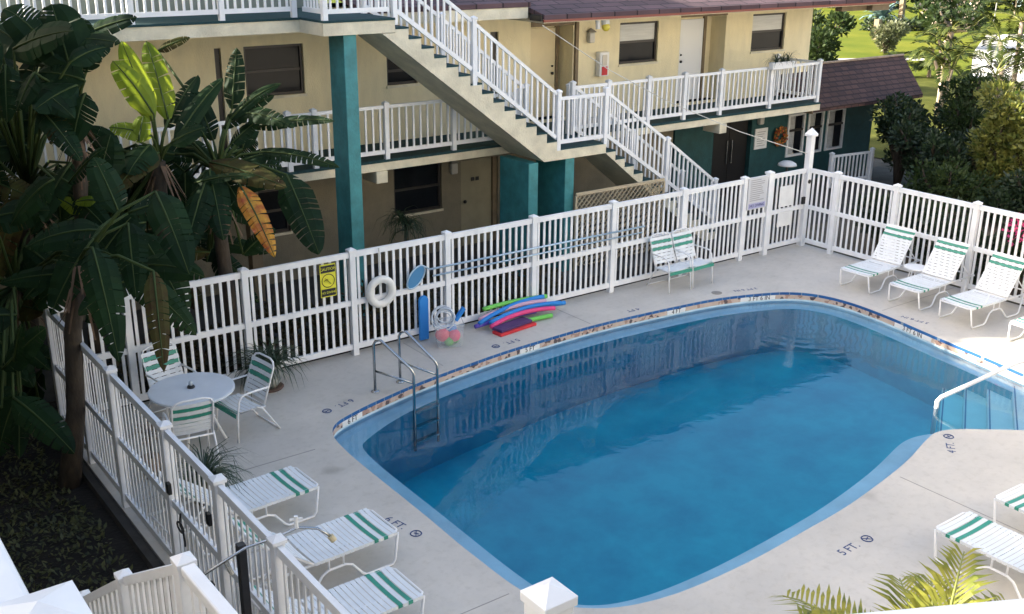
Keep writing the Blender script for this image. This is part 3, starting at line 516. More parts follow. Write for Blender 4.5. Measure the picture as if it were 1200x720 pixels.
# low shingle roof over the two storey part
def slab_roof(par,x0,x1,ye,ze,yr,zr,th=.09,name='roof'):
    return MB().add([(x0,ye,ze),(x1,ye,ze),(x1,yr,zr),(x0,yr,zr),(x0,ye,ze-th),(x1,ye,ze-th),(x1,yr,zr-th),(x0,yr,zr-th)],[(0,1,2,3),(7,6,5,4),(0,4,5,1),(1,5,6,2),(2,6,7,3),(3,7,4,0)]).build(name,ROOF,par)
slab_roof(mo,-5.15,6.1,2.55,4.86,8.2,6.15);slab_roof(mo,-5.15,6.1,13.8,4.86,8.2,6.15)
slab_roof(mo,-8.88,-5.16,2.98,5.08,8.2,6.27)
MB().box(-5.15,6.1,2.56,2.6,4.72,4.769).build('eave_trim',mat('red_brown_fascia',(.25,.07,.045),.6),mo)
MB().box(-5.12,5.9,2.62,4.49,4.70,4.755).build('soffit',CREAMT,mo)
MB().box(-5.20,-5.152,2.6,2.96,4.74,4.86).build('gutter_end',BLACK,mo)
MB().box(-8.88,-5.21,3.0,3.12,4.78,4.985).build('roof_beam',CREAMT,mo)
MB().box(5.36,6.05,2.7,2.9,4.55,4.70).box(4.35,5.34,2.85,3.05,4.56,4.70).build('roof_beam',BROWN,mo)
MB().box(-8.88,-5.25,3.13,4.49,4.90,4.96).build('soffit',CREAM,mo)

# ---------------------------------------------------------------- staircase
st=thing('staircase','long cream concrete staircase with white rails from the landing up to the top balcony','staircase',(-5,2.3,0))
ya,yz=1.75,2.90
n1=15;rs=(5.0-2.38)/n1;tr=(8.95-5.42)/(n1-1)
poly=[(-8.95,5.0)]
x=-8.95;z=5.0
tre=MB()
for k in range(n1):
    z-=rs;poly.append((x,z))
    if k<n1-1: x+=tr;poly.append((x,z));tre.box(x-tr-.0,x+.03,ya+.03,yz-.03,z+.003,z+.03)
poly+= [(-5.42,2.38),(-5.42,2.2),(-5.72,2.2),(-9.2,4.77),(-8.955,4.77)]
pp=[];[pp.append(q) for q in poly if not pp or (abs(q[0]-pp[-1][0])+abs(q[1]-pp[-1][1])>1e-4)]
MB().prismY(pp[::-1],ya,yz).build('upper_flight',CREAMT,st);tre.build('tread',DTEAL,st)
MB().box(-5.418,-4.16,ya,2.975,2.2,2.38).build('landing',CREAMT,st);MB().box(-5.40,-4.16,ya+.03,2.97,2.383,2.41).build('landing_mat',DTEAL,st)
n2=14;rs2=2.53/n2;tr2=.26;poly=[(-4.158,2.38)];x=-4.158;z=2.38;tre=MB()
for k in range(n2):
    z-=rs2
    poly.append((x,z))
    if k<n2-1: x+=tr2;poly.append((x,z));tre.box(x-tr2,x+.03,ya+.03,yz-.03,z+.003,z+.03)
poly+=[(x-.35,-.15),(-4.158,2.19)]
MB().prismY(poly[::-1],ya,yz).build('lower_flight',CREAMT,st);tre.build('tread',DTEAL,st)
for x0 in (-6.06,-5.16): MB().box(x0,x0+.23,1.80,2.75,-.15,2.195).build('pillar',TEAL,st,bevel=.012)
zs=lambda x: 5.0+(x+8.95)*(-(5.0-2.38)/(8.95-5.42));zl=lambda x: 2.38-(x+4.158)*(rs2/tr2)
for y in (ya+.06,yz-.06):
    railing(st,[(-8.93,y,5.02),(-7.32,y,zs(-7.32)+.10),(-5.36,y,2.46)],skip=(),pitch=.13,ptop=1.10,pbot=-.12)
    if y<2: railing(st,[(-5.36,y,2.40),(-4.16,y,2.40)],skip=(0,1),pitch=.13)
    railing(st,[(-4.16,y,2.44),(-2.39,y,zl(-2.39)+.12),(-.85,y,zl(-.85)+.12)],pitch=.13,ptop=1.08,pbot=-.12)
lat=MB()
def clip_lat():
    x0,x1,z0,z1=-4.92,-2.55,-.05,1.45
    s=.125;k=-60
    while k<80:
        for sg in (1,-1):
            # line z = z0 + sg*(x-xk)
            xk=x0+k*s
            if sg==1: pts=[(max(x0,xk),z0+max(x0,xk)-xk),(min(x1,xk+z1-z0),z0+min(x1,xk+z1-z0)-xk)]
            else: pts=[(max(x0,xk-(z1-z0)),z0-(max(x0,xk-(z1-z0))-xk)),(min(x1,xk),z0-(min(x1,xk)-xk))]
            if pts[1][0]-pts[0][0]>.02 and z0-.01<=pts[0][1]<=z1+.01:
                yy=1.70 if sg==1 else 1.712
                lat.beam((pts[0][0],yy,pts[0][1]),(pts[1][0],yy,pts[1][1]),.009,.036,(0,1,0))
        k+=1
clip_lat()
lat.box(-4.94,-2.53,1.69,1.722,1.43,1.49).box(-4.96,-4.92,1.69,1.722,-.15,1.43).box(-2.55,-2.51,1.69,1.722,-.15,1.43)
tag(lat.build('lattice_screen',mat('tan_lattice',(.55,.45,.30),.7,.15,4)),'tan diamond lattice screen under the lower stair flight','lattice screen')
MB()
# ---------------------------------------------------------------- green office annex
an=thing('office_annex','dark green ground floor office with brown shingle roof beyond the right balcony','building',(4.5,4.5,0))
ah=[(1.88,3.3,-.15,1.95),(4.72,5.42,.62,1.78),(5.56,6.22,.62,1.78),(6.36,7.14,.62,1.78)]
wallholes(an,'wall',GREENW,.5,8.45,-.15,2.15,ah,FY-.02,FY+.18)
MB().box(8.25,8.45,FY+.18,7.5,-.15,2.1).build('side_wall',GREENW,an)
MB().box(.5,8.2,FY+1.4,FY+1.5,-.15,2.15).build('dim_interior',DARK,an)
for h in ah[1:]:
    x0,x1,z0,z1=h;y=FY-.02;t=.06
    f=MB().box(x0,x1,y-.03,y+.06,z0,z0+t).box(x0,x1,y-.03,y+.06,z1-t,z1).box(x0,x0+t,y-.03,y+.06,z0+t,z1-t).box(x1-t,x1,y-.03,y+.06,z0+t,z1-t).build('window',WHITEP,an)
    q=MB();k=0
    while x0+t+.02+k*.055<x0+(x1-x0)*.55: q.box(x0+t+.02+k*.055,x0+t+.055+k*.055,y+.07,y+.08,z0+t,z1-t);k+=1
    q.build('blind',BLIND,f)
    MB().box(x0+t,x1-t,y+.03,y+.035,z0+t,z1-t).build('pane',mat('clear_dark_glass',(.02,.03,.035),.05,spec=.8) if False else GLASS,f) if False else None
    MB().box((x0+x1)/2+.05,x1-t,y+.03,y+.036,z0+t,z1-t).build('pane',GLASS,f)
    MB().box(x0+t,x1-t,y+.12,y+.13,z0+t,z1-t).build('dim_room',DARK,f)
    MB().box(x0+t,x1-t,y-.02,y+.025,(z0+z1)/2+.1,(z0+z1)/2+.16).build('meeting_rail',BRONZE,f)
dd=MB().box(1.9,2.58,FY+.1,FY+.14,-.14,1.93).build('door',BLACK,an);MB().tube([(2.5,FY+.06,.7),(2.5,FY+.06,1.3)],.018,8).build('handle',STEEL,dd)
dd=MB().box(2.6,3.28,FY+.1,FY+.14,-.14,1.93).build('door',BLACK,an);MB().tube([(2.68,FY+.06,.7),(2.68,FY+.06,1.3)],.018,8).build('handle',STEEL,dd)
P=[(4.25,3.35,2.12),(9.05,3.35,2.12),(9.9,4.7,3.0),(4.25,4.7,3.0),(4.25,6.05,2.12),(10.4,6.05,2.12),(4.25,3.35,2.02),(9.05,3.35,2.02),(10.4,6.05,2.02),(4.25,6.05,2.02)]
MB().add(P,[(0,1,2,3),(3,2,5,4),(1,5,2),(0,3,4),(0,6,7,1),(1,7,8,5),(5,8,9,4),(4,9,6,0),(6,9,8,7)]).build('roof',ROOFB,an)
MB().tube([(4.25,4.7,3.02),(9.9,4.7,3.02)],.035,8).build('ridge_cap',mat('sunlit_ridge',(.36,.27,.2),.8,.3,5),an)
MB().box(4.20,4.24,3.32,4.7,2.0,2.25).build('gable_trim',BROWN,an)
# fittings fixed on the walls
t=thing('extinguisher_cabinet','white fire extinguisher box with a red label on the upper cream wall','extinguisher',(-2.0,4.4,3.3))
MB().box(-2.14,-1.86,4.34,4.497,3.28,3.82).build('cabinet',WHITEP,t,bevel=.02);MB().box(-2.08,-1.92,4.325,4.338,3.31,3.50).build('red_label',mat('red_label',(.55,.02,.03),.5),t);MB().box(-2.07,-1.94,4.325,4.338,3.52,3.76).build('window_pane',mat('pale_pane',(.55,.5,.42),.3),t)
def lantern(x,z,y,label):
    t=thing('wall_lantern',label,'wall lamp',(x,y,z));MB().box(x-.08,x+.08,y-.13,y-.003,z-.14,z+.10).build('lamp_glass',mat('milky_glass',(.50,.49,.45),.3),t,bevel=.03)
    MB().add([(x-.1,y-.15,z+.1),(x+.1,y-.15,z+.1),(x+.1,y-.003,z+.1),(x-.1,y-.003,z+.1),(x,y-.06,z+.19)],[(0,1,4),(1,2,4),(2,3,4),(3,0,4),(3,2,1,0)]).build('lamp_hood',mat('grey_metal',(.25,.24,.22),.5),t)
lantern(-2.35,4.17,4.5,'grey lantern on the cream wall above the fire extinguisher box')
lantern(-6.05,1.66,4.5,'small grey lantern beside the ground floor door behind the stairs')
lantern(3.55,1.78,4.48,'small grey lantern on the green wall above the white notice')
t=thing('flood_light','twin spotlight with yellow bulb hanging below the roof eave','spotlight',(-3.35,3.0,4.7))
MB().tube([(-3.5,2.9,4.70),(-3.5,2.88,4.5)],.05,10).build('lamp_head',WHITEP,t);MB().tube([(-3.3,2.9,4.70),(-3.3,2.87,4.58)],.09,10).build('lamp_head',WHITEP,t);MB().ball((-3.3,2.86,4.53),.085,8).build('bulb',mat('yellow_bulb',(.75,.62,.08),.3),t,smooth=True)
t=thing('wall_notice','white notice board with grey lines on the green wall beside the black door','sign',(3.6,4.45,1.2))
MB().box(3.42,3.90,4.45,4.478,.98,1.52).build('board',WHITEP,t)
mb=MB();[mb.box(3.5,3.82-.05*(k%3),4.446,4.4495,1.42-k*.06,1.435-k*.06) for k in range(7)];mb.build('printed_lines',mat('grey_ink',(.30,.30,.32),.6),t)
t=thing('door_wreath','autumn wreath of red and orange leaves hanging on the green wall','wreath',(4.36,4.4,1.25))
rnd=random.Random(3);mbs=[MB(),MB(),MB()]
for k in range(260):
    a=rnd.uniform(0,6.283);rr=rnd.uniform(.12,.26);c=Vector((4.36+rr*math.cos(a),4.43-rnd.uniform(0,.09),1.25+rr*math.sin(a)));v=Vector((rnd.uniform(-1,1),rnd.uniform(-.5,.2),rnd.uniform(-1,1))).normalized()*.045;u=v.cross(Vector((0,1,.3))).normalized()*.028
    mbs[k%3].quad(c-v,c+u,c+v,c-u)
for m_,q in zip((mat('wreath_red',(.35,.05,.02),.6),mat('wreath_orange',(.5,.2,.03),.6),mat('wreath_green',(.06,.07,.02),.6)),mbs): q.build('wreath_leaves',m_,t)
t=thing('rail_planter','white planter box with dark spiky plant hooked over the right balcony rail','planter',(2.4,3.0,3.3))
MB().box(2.0,2.8,2.86,3.005,3.30,3.47).build('trough',WHITE,t,bevel=.02)
def blades(mb,c,n,L,wd,rnd,spread=1.,up=.6,droop=.5):
    c=Vector(c)
    for k in range(n):
        a=rnd.uniform(0,6.283);h=Vector((math.cos(a),math.sin(a),0));l=L*rnd.uniform(.6,1.1);el=rnd.uniform(up*.5,1.45);s=Vector((-h.y,h.x,0))
        pr=None
        for j in range(5):
            f=j/4;e=el-droop*f*f*1.6
            p=c+h*(l*f*math.cos(e)*spread)+Vector((0,0,l*f*math.sin(max(e,-.6))));ww=wd*(1-f)**.7*(.7+.6*f)
            q=(p-s*ww/2,p+s*ww/2)
            if pr: mb.quad(pr[0],pr[1],q[1],q[0])
            pr=q
rnd=random.Random(8);mb=MB();[blades(mb,(2.4+dx,2.93,3.45),34,.42,.025,rnd) for dx in (-.2,0,.2)];mb.build('foliage',BROMEL,t)
t=thing('entry_railing','short white railing by the office entry half hidden by dark shrubs','railing',(5.1,3.2,0))
railing(t,[(5.05,3.2,0),(6.5,3.0,0)],top=.85,ptop=.95,pitch=.14)
t=thing('dome_light','white domed lamp on a thin post in front of the green wall','lamp',(3.55,2.9,0))
MB().tube([(2.9,2.9,-.15),(2.9,2.9,.90)],.025,8).build('lamp_pole',mat('dark_pole',(.04,.05,.05),.5),t);MB().lathe((2.9,2.9,.90),[(.24,0),(.22,.05),(.13,.10),(.03,.12)],18).build('lamp_shade',WHITEP,t,smooth=True)
tag(MB().tube([(-.02,0,2.0),(-1.6,.55,2.55),(-3.1,1.1,3.2),(-4.2,1.7,3.85),(-5.4,2.3,4.7)],.009,5).build('hanging_cable',mat('pale_cable',(.6,.58,.52),.5)),'thin pale cable strung from the corner post up to the roof eave','cable')

nb=thing('unseen_balcony_block','long unseen two tone grey block behind the near white rails, coloured to bounce sunlight','building',(-15,-15.7,0))
MB().box(-10,32,-16.0,-15.7,-.15,10.2).build('wall',mat('warm_grey_bounce_wall',(.60,.57,.51),.85,.1,2),nb);MB().box(-40,-10.01,-16.0,-15.7,-.15,10.2).build('end_wall',mat('slate_low_bounce_wall',(.17,.185,.21),.85,.1,2),nb);MB().box(-40,32,-24,-16.01,10.0,10.3).build('roof',ROOF,nb)  # unseen walls, pale and dark parts chosen to steer bounced sunlight
for x_ in (-2,8): MB().box(x_,x_+1.0,-15.69,-15.64,5.0,7.1).build('door',mat('white_door2',(.7,.7,.7),.5),nb);MB().box(x_+2,x_+4,-15.69,-15.64,5.9,7.1).build('window',GLASS,nb)
# ---------------------------------------------------------------- loungers
def make_lounger(name,back=56):
    t=thing(name,'x','sun lounger')
    W=.30;Z=.36
    mb=MB()
    mb.tube([(1.78,W,Z),(.05,W,Z),(0,W-.05,Z),(0,-W+.05,Z),(.05,-W,Z),(1.78,-W,Z)],.016,8)
    mb.tube([(1.05,-W,Z),(1.05,W,Z)],.013,6);mb.tube([(1.76,-W,Z),(1.76,W,Z)],.013,6)
    mb.build('seat_frame',FRAME,t,True)
    for s in (-1,1):
        y=s*W
        MB().tube([(.015,y,Z),(.07,y+s*.02,.06),(.10,y+s*.02,.016),(.42,y+s*.02,.016),(.47,y+s*.02,.05),(.58,y,.19),(.66,y,.225),(.86,y,.225),(.93,y,.19),(1.05,y+s*.02,.05),(1.1,y+s*.02,.016),(1.4,y+s*.02,.016),(1.45,y+s*.02,.05),(1.55,y,Z)],.015,8).tube([(.68,y,.225),(.68,y,Z)],.011,6).tube([(.85,y,.225),(.85,y,Z)],.011,6).build('leg',FRAME,t,True)
    a=R(back);L=.78;H=Vector((1.02,0,Z));e=Vector((math.cos(a),0,math.sin(a)));n=Vector((-math.sin(a),0,math.cos(a)))
    MB().tube([H+Vector((0,W,0)),H+e*(L-.08)+Vector((0,W,0)),H+e*L+Vector((0,W-.09,0)),H+e*L+Vector((0,-W+.09,0)),H+e*(L-.08)+Vector((0,-W,0)),H+Vector((0,-W,0))],.016,8).build('back_frame',FRAME,t,True)
    for s in (-1,1): MB().tube([H+e*.42+Vector((0,s*W,0)),(1.62,s*W,Z)],.010,6).build('back_prop',FRAME,t,True)
    sw,sg=MB(),MB();p=.058;k=0;x=.03
    rj=random.Random(2)
    while x<1.0:
        q=sg if k in (2,4) else sw;z=Z+.019+rj.uniform(-.003,.003)
        sag=.012
        P=[];
        for j in range(7):
            yy=-W-.018+(2*W+.036)*j/6;zz=z-sag*(1-((j-3)/3)**2);P+=[(x,yy,zz),(x+.05,yy,zz)]
        q.add(P,[(2*j,2*j+1,2*j+3,2*j+2) for j in range(6)])
        q.add([(x,-W-.018,z),(x+.05,-W-.018,z),(x+.05,-W-.018,z-.036),(x,-W-.018,z-.036)],[(0,1,2,3)]);q.add([(x,W+.018,z),(x+.05,W+.018,z),(x+.05,W+.018,z-.036),(x,W+.018,z-.036)],[(3,2,1,0)])
        x+=p;k+=1
    sw.build('seat_straps',STRAP,t);sg.build('green_seat_straps',STRAPG,t)
    sw,sg=MB(),MB();s_=.04;k=0
    while s_<L-.03:
        q=sg if k in (9,11) else sw
        P=[]
        for j in range(7):
            yy=-W-.018+(2*W+.036)*j/6;o=.019-.016*(1-((j-3)/3)**2)
            A=H+e*s_+n*o;B=H+e*(s_+.05)+n*o;P+=[(A.x,yy,A.z),(B.x,yy,B.z)]
        q.add(P,[(2*j,2*j+1,2*j+3,2*j+2) for j in range(6)])
        s_+=.058;k+=1
    sw.build('back_straps',STRAP,t);sg.build('green_back_straps',STRAPG,t)
    return t
def place(t,x,y,a,label,group):
    t.location=(x,y,0);t.rotation_euler=(0,0,R(a));t['label']=label;t['group']=group
GR='strapped sun loungers around the pool'
L0=make_lounger('sun_lounger')
place(L0,-1.68,-2.60,2,'white strapped lounger nearest the far corner with its back raised against the right fence',GR)
c=copy_tree(L0);place(c,-1.72,-3.70,0,'middle raised white lounger of the three along the right fence',GR)
c=copy_tree(L0);place(c,-1.77,-4.76,-3,'raised white lounger along the right fence closest to the pool steps',GR)
c=copy_tree(L0);place(c,-1.85,-6.1,-2,'white lounger at the right picture edge, only its foot corner showing',GR)
L1=make_lounger('sun_lounger',38)
place(L1,-13.60,-3.83,183,'blue white lounger nearest the spiky plant along the left fence',GR)
c=copy_tree(L1);place(c,-13.36,-5.22,182,'middle blue white lounger along the left fence, under the shower nozzle',GR)
c=copy_tree(L1);place(c,-13.74,-6.36,181,'left side lounger cut off by the bottom picture edge',GR)
c=copy_tree(L0);place(c,-8.32,-8.84,270,'bright white lounger beside the palm fronds with its foot towards the pool',GR)
c=copy_tree(L0);place(c,-7.17,-8.86,268,'white lounger at the lower right picture edge behind the palm fronds lounger',GR)
# ---------------------------------------------------------------- strapped chairs
def make_chair():
    t=thing('patio_chair','x','patio chair');W=.27;Z=.41
    for s in (-1,1):
        y=s*W
        MB().tube([(.30,y,0),(.27,y,.40),(.24,y,.58),(.19,y,.64),(.10,y,.655),(-.215,y,.655)],.014,8).build('arm_and_front_leg',FRAME,t,True)
        MB().tube([(-.34,y,0),(-.10,y,Z-.03),(-.02,y,Z+.01)],.013,8).build('rear_leg',FRAME,t,True)
    MB().tube([(-.14,W-.02,Z),(-.32,W-.02,.90),(-.34,W-.06,.96),(-.35,W-.14,.985),(-.35,-W+.14,.985),(-.34,-W+.06,.96),(-.32,-W+.02,.90),(-.14,-W+.02,Z)],.014,8).build('back_frame',FRAME,t,True)
    MB().tube([(.27,W,Z),(-.15,W-.02,Z-.02),(-.15,-W+.02,Z-.02),(.27,-W,Z)],.014,8,True).build('seat_frame',FRAME,t,True)
    MB().tube([(-.335,-W,.015),(-.335,W,.015)],.011,6).build('rear_stretcher',FRAME,t,True)
    a=[MB(),MB()];x=.24;k=0
    while x>-.13:
        q=a[1] if k in (0,) else a[0];W2=W+.012
        if k==0: a[1].add([(.302,-W2,Z+.004),(.302,W2,Z+.004),(.312,W2,Z-.055),(.312,-W2,Z-.055)],[(0,1,2,3)])
        P=[]
        for j in range(7): yy=-W2+2*W2*j/6;zz=Z+.016-.02*(1-((j-3)/3)**2);P+=[(x,yy,zz),(x+.055,yy,zz)]
        q.add(P,[(2*j,2*j+1,2*j+3,2*j+2) for j in range(6)]);x-=.063;k+=1
    a[0].build('seat_straps',STRAP,t);a[1].build('green_seat_straps',STRAPG,t)
    b=[MB(),MB()];H=Vector((-.14,0,Z));e=(Vector((-.345,0,.97))-H);L=e.length;e.normalize();n=Vector((e.z,0,-e.x));s_=.05;k=0
    while s_<L-.06:
        q=b[1] if k in (4,6) else b[0]
        P=[];W2=W-.005
        for j in range(7): yy=-W2+2*W2*j/6;o=.014-.02*(1-((j-3)/3)**2);A=H+e*s_+n*o;B=H+e*(s_+.055)+n*o;P+=[(A.x,yy,A.z),(B.x,yy,B.z)]
        q.add(P,[(2*j,2*j+1,2*j+3,2*j+2) for j in range(6)]);s_+=.063;k+=1
    b[0].build('back_straps',STRAP,t);b[1].build('green_back_straps',STRAPG,t)
    return t
GC='green and white strapped patio chairs'
C0=make_chair();place(C0,-4.37,-.44,-92,'left chair of the pair standing against the back fence',GC)
c=copy_tree(C0);place(c,-3.80,-.45,-88,'right chair of the pair standing against the back fence',GC)
c=copy_tree(C0);place(c,-13.38,-1.55,188,'chair on the pool side of the round table, near the patterned flower pot',GC)
c=copy_tree(C0);place(c,-14.30,-1.98,82,'chair in front of the round table above the spiky plant, seen from behind',GC)
c=copy_tree(C0);place(c,-14.02,-.62,-80,'chair behind the round table, tucked against the back fence',GC)
# ---------------------------------------------------------------- table
t=thing('patio_table','round white patio table among strapped chairs in the left corner','table',(-14.04,-1.42,0))
TT=mat('white_table_top',(.70,.74,.78),.3,.06,3)
MB().lathe((-14.04,-1.42,.70),[(.52,0),(.55,.005),(.55,.03),(.53,.036)],40).build('tabletop',TT,t,bevel=0)
for k in range(4):
    a=R(45+90*k+8);c=math.cos(a);s=math.sin(a)
    MB().tube([(-14.04+.22*c,-1.42+.22*s,.70),(-14.04+.24*c,-1.42+.24*s,.35),(-14.04+.40*c,-1.42+.40*s,0)],.02,8).build('leg',FRAME,t,True)
t=thing('table_ashtray','small black ashtray with a clear glass top standing on the round table','ashtray',(-14.04,-1.40,.737))
MB().lathe((-14.04,-1.40,.737),[(.05,0),(.052,.015),(.04,.03)],16).build('dish',BLACK,t,True);MB().lathe((-14.04,-1.40,.768),[(.022,0),(.028,.03),(.022,.055),(.012,.06)],14).build('glass_top',mat('grey_glass',(.5,.55,.58),.1),t,True)
# small white side table between loungers
t=thing('side_table','small low white round table between the raised loungers at the right fence','table',(-.58,-3.18,0))
MB().lathe((-.58,-3.18,.40),[(.2,0),(.22,.01),(.22,.03),(.2,.035)],24).build('tabletop',WHITE,t)
for k in range(3):
    a=R(90+120*k);MB().tube([(-.58+.1*math.cos(a),-3.18+.1*math.sin(a),.40),(-.58+.17*math.cos(a),-3.18+.17*math.sin(a),0)],.013,6).build('leg',FRAME,t,True)
# ---------------------------------------------------------------- pool ladder and step handrail
t=thing('pool_ladder','stainless steel pool ladder with two hoop handrails at the far left edge','ladder',(-11.1,-1.4,0))
for (bx_,by_),(ex,ey) in (((-11.34,-1.45),(-10.95,-1.90)),((-10.86,-1.36),(-10.50,-1.83))):
    bx_,by_=(bx_,by_)
    ex_,ey_=ex,ey
    hr=MB().tube([(bx_,by_,0),(bx_,by_,.74),(bx_+.02,by_-.025,.80),(bx_+.07,by_-.08,.82),(ex_-.03,ey_+.035,.42),(ex_,ey_,.35),(ex_,ey_,.28),(ex_,ey_,-.9)],.021,10).build('handrail',STEEL,t,True)
    MB().tube([(bx_,by_,.33),(ex_,ey_,.19)],.017,8).build('cross_bar',STEEL,hr,True)
    MB().lathe((bx_,by_,.001),[(.065,0),(.06,.014),(.03,.024)],16).build('base_flange',STEEL,hr,True)
for z in (-.28,-.52,-.76): MB().beam((-10.95,-1.905,z),(-10.50,-1.835,z),.08,.025).build('tread',STEEL,t)
t=thing('step_handrail','white handrail over the pool steps at the right','handrail',(-4.7,-6.4,0))
MB().tube([(-4.73,-6.41,-.62),(-4.73,-6.41,-.06),(-4.69,-6.44,.0),(-3.93,-7.01,.53),(-3.3,-7.48,.85),(-2.75,-7.85,.90),(-2.7,-7.9,.72),(-2.7,-7.9,0)],.033,10).build('rail_tube',FRAME,t,True)
MB().lathe((-2.7,-7.9,.001),[(.07,0),(.06,.02),(.03,.03)],14).build('base_flange',STEEL,t)
# ---------------------------------------------------------------- things on and by the back fence
t=thing('life_ring','white life ring hanging on the back fence','life ring',(-10.43,-.09,1.0))
MB().tube([(-10.43+.205*math.cos(a),-.10,1.0+.205*math.sin(a)) for a in [k*math.pi/20 for k in range(40)]],.062,12,True).build('ring',mat('ring_white',(.78,.77,.72),.5,.1,5),t,True)
MB().tube([(-10.43,-.09,1.30),(-10.42,-.06,1.71)],.009,5).build('hanging_rope',mat('rope',(.55,.55,.52),.8),t)
AL=mat('pale_blue_aluminium',(.42,.55,.66),.3,metal=.6)
t=thing('skimmer_net','blue leaf skimmer on a long pole hung along the back fence','skimmer net',(-7.2,-.08,1.15))
MB().tube([(-9.5,-.085,1.20),(-4.75,-.085,1.185)],.018,8).build('pole',AL,t,True)
hoop=[Vector((-9.78+.22*math.cos(a)*math.cos(.85)-.12*math.sin(a)*math.sin(.85),-.10,1.12+.22*math.cos(a)*math.sin(.85)+.12*math.sin(a)*math.cos(.85))) for a in [k*math.pi/10 for k in range(20)]]
MB().tube(hoop,.014,6,True).tube([hoop[0],(-9.5,-.085,1.20)],.014,6).build('hoop',AL,t,True)
MB().add(hoop,[tuple(range(20))]).build('mesh_net',mat('blue_net',(.06,.22,.42),.7),t)
tag(MB().tube([(-9.45,-.085,1.075),(-4.8,-.085,1.075)],.015,8).build('brush_pole',AL,None,True),'thin plain pole hung below the skimmer pole on the back fence','pole')
# container with balls and toys
t=thing('toy_bin','clear plastic bin holding balls and a coiled hose beside the fence','bin',(-9.43,-.52,0))
def clearmat():
    m=bpy.data.materials.new('clear_plastic');m.use_nodes=True;N=m.node_tree.nodes;b=N['Principled BSDF'];tr=N.new('ShaderNodeBsdfTransparent');mx=N.new('ShaderNodeMixShader');mx.inputs[0].default_value=.27
    b.inputs['Base Color'].default_value=(.72,.80,.86,1);b.inputs['Roughness'].default_value=.25
    m.node_tree.links.new(tr.outputs[0],mx.inputs[1]);m.node_tree.links.new(b.outputs[0],mx.inputs[2]);m.node_tree.links.new(mx.outputs[0],N['Material Output'].inputs[0]);return m
CLEAR=clearmat()
ctr=Vector((-9.43,-.50,0));ax=Vector((.9,-.44,0)).normalized();ay=Vector((.44,.9,0)).normalized()
def rect(hw,hd,z): return [ctr+ax*(i*hw)+ay*(j*hd)+Vector((0,0,z)) for i,j in ((-1,-1),(1,-1),(1,1),(-1,1))]
b0,b1=rect(.19,.15,.01),rect(.235,.185,.40)
MB().add(b0+b1,[(3,2,1,0),(0,1,5,4),(1,2,6,5),(2,3,7,6),(3,0,4,7)]).build('bin_wall',CLEAR,t)
MB().tube(b1,.014,6,True).build('bin_rim',CLEAR,t)
for nm,c,r_,colr in (('ball',(-.10,-.02,.19),.10,(.75,.05,.10)),('ball',(.09,-.03,.17),.09,(.72,.06,.14)),('ball',(.10,.05,.095),.08,(.12,.42,.05)),('ball',(-.06,.05,.09),.075,(.30,.32,.34)),('ball',(.0,-.06,.085),.07,(.14,.45,.06)),('ball',(.05,.04,.27),.08,(.05,.22,.55))):
    p=ctr+ax*c[0]+ay*c[1]+Vector((0,0,c[2]));r_*=1.18
    tag(MB().ball(p,r_,8).build('beach_ball',mat('ball_%d'%int(colr[0]*100+colr[1]*1000),colr,.4,.1,3),None,True),{(-.10):'larger pink red ball against the left side of the clear bin',.09:'smaller pink red ball on the right side of the clear bin',.10:'green ball at the bottom right of the clear bin',(-.06):'grey ball at the bottom left of the clear bin',0.0:'lime green ball at the front bottom of the clear bin',.05:'blue ball on top inside the clear bin'}[c[0]],'ball','balls in the clear toy bin')
mb=MB();rnd=random.Random(4)
for k in range(7):
    c=ctr+ax*(-.07+rnd.uniform(-.03,.03))+Vector((0,0,.47+rnd.uniform(-.03,.06)));tl=rnd.uniform(-.5,.5);rr=rnd.uniform(.12,.19)
    mb.tube([c+ax*(rr*math.cos(a))+Vector((0,0,rr*math.sin(a)))+ay*(tl*rr*math.sin(a+k)) for a in [j*math.pi/9 for j in range(18)]],.011,5,True)
tag(mb.build('coiled_hose',mat('pale_hose',(.62,.68,.74),.4),None,True),'coiled pale hose heaped on top of the clear toy bin','hose')
NB=mat('noodle_blue',(.02,.22,.62),.7);NG=mat('noodle_green',(.16,.55,.10),.7);NP=mat('noodle_pink',(.72,.06,.22),.7);NV=mat('noodle_violet',(.10,.07,.42),.7);NL=mat('noodle_pale_pink',(.62,.38,.48),.7)
tag(MB().beam(ctr+ax*.12+Vector((0,0,.42)),ctr+ax*.26+ay*.02+Vector((0,0,.62)),.09,.05).build('foam_paddle',NB),'short blue foam block sticking out of the clear toy bin','foam float')
kb=MB();kp=[]
for k in range(14):
    a=math.pi*k/13;kp.append((-9.66+.085*math.cos(a),.70+.085*math.sin(a)))
kp=[(-9.575,.02)]+kp+[(-9.745,.02)]
kb.prismY(kp,-.14,-.085);tag(kb.build('kickboard',NB,bevel=.012),'upright blue foam kickboard leaning on the fence beside the toy bin','kickboard')
def noodle(p,m,label,cat='pool noodle',r_=.038):
    tag(MB().tube(p,r_,10).build('pool_noodle',m,None,True),label,cat,'foam noodles piled by the back fence')
def arc(a,b,z0,zm,z1,off):
    a=Vector(a);b=Vector(b);nrm=Vector((-(b-a).y,(b-a).x,0)).normalized();o=[]
    for k in range(11):
        f=k/10;q=4*f*(1-f);p=a.lerp(b,f)+nrm*(off*q);o.append((p.x,p.y,(z0+(z1-z0)*f)*.9+(zm-(z0+z1)/2)*q*.45))
    return o
noodle(arc((-8.45,-.10,0),(-7.10,-.12,0),.33,.36,.30,.02),NG,'green noodle lying at the back top of the noodle pile')
noodle(arc((-8.62,-.22,0),(-7.2,-.22,0),.20,.34,.26,.03),NL,'pale pink noodle in the middle of the noodle pile')
noodle(arc((-8.68,-.30,0),(-7.2,-.16,0),.16,.36,.33,.05),NB,'upper long blue noodle arching over the noodle pile')
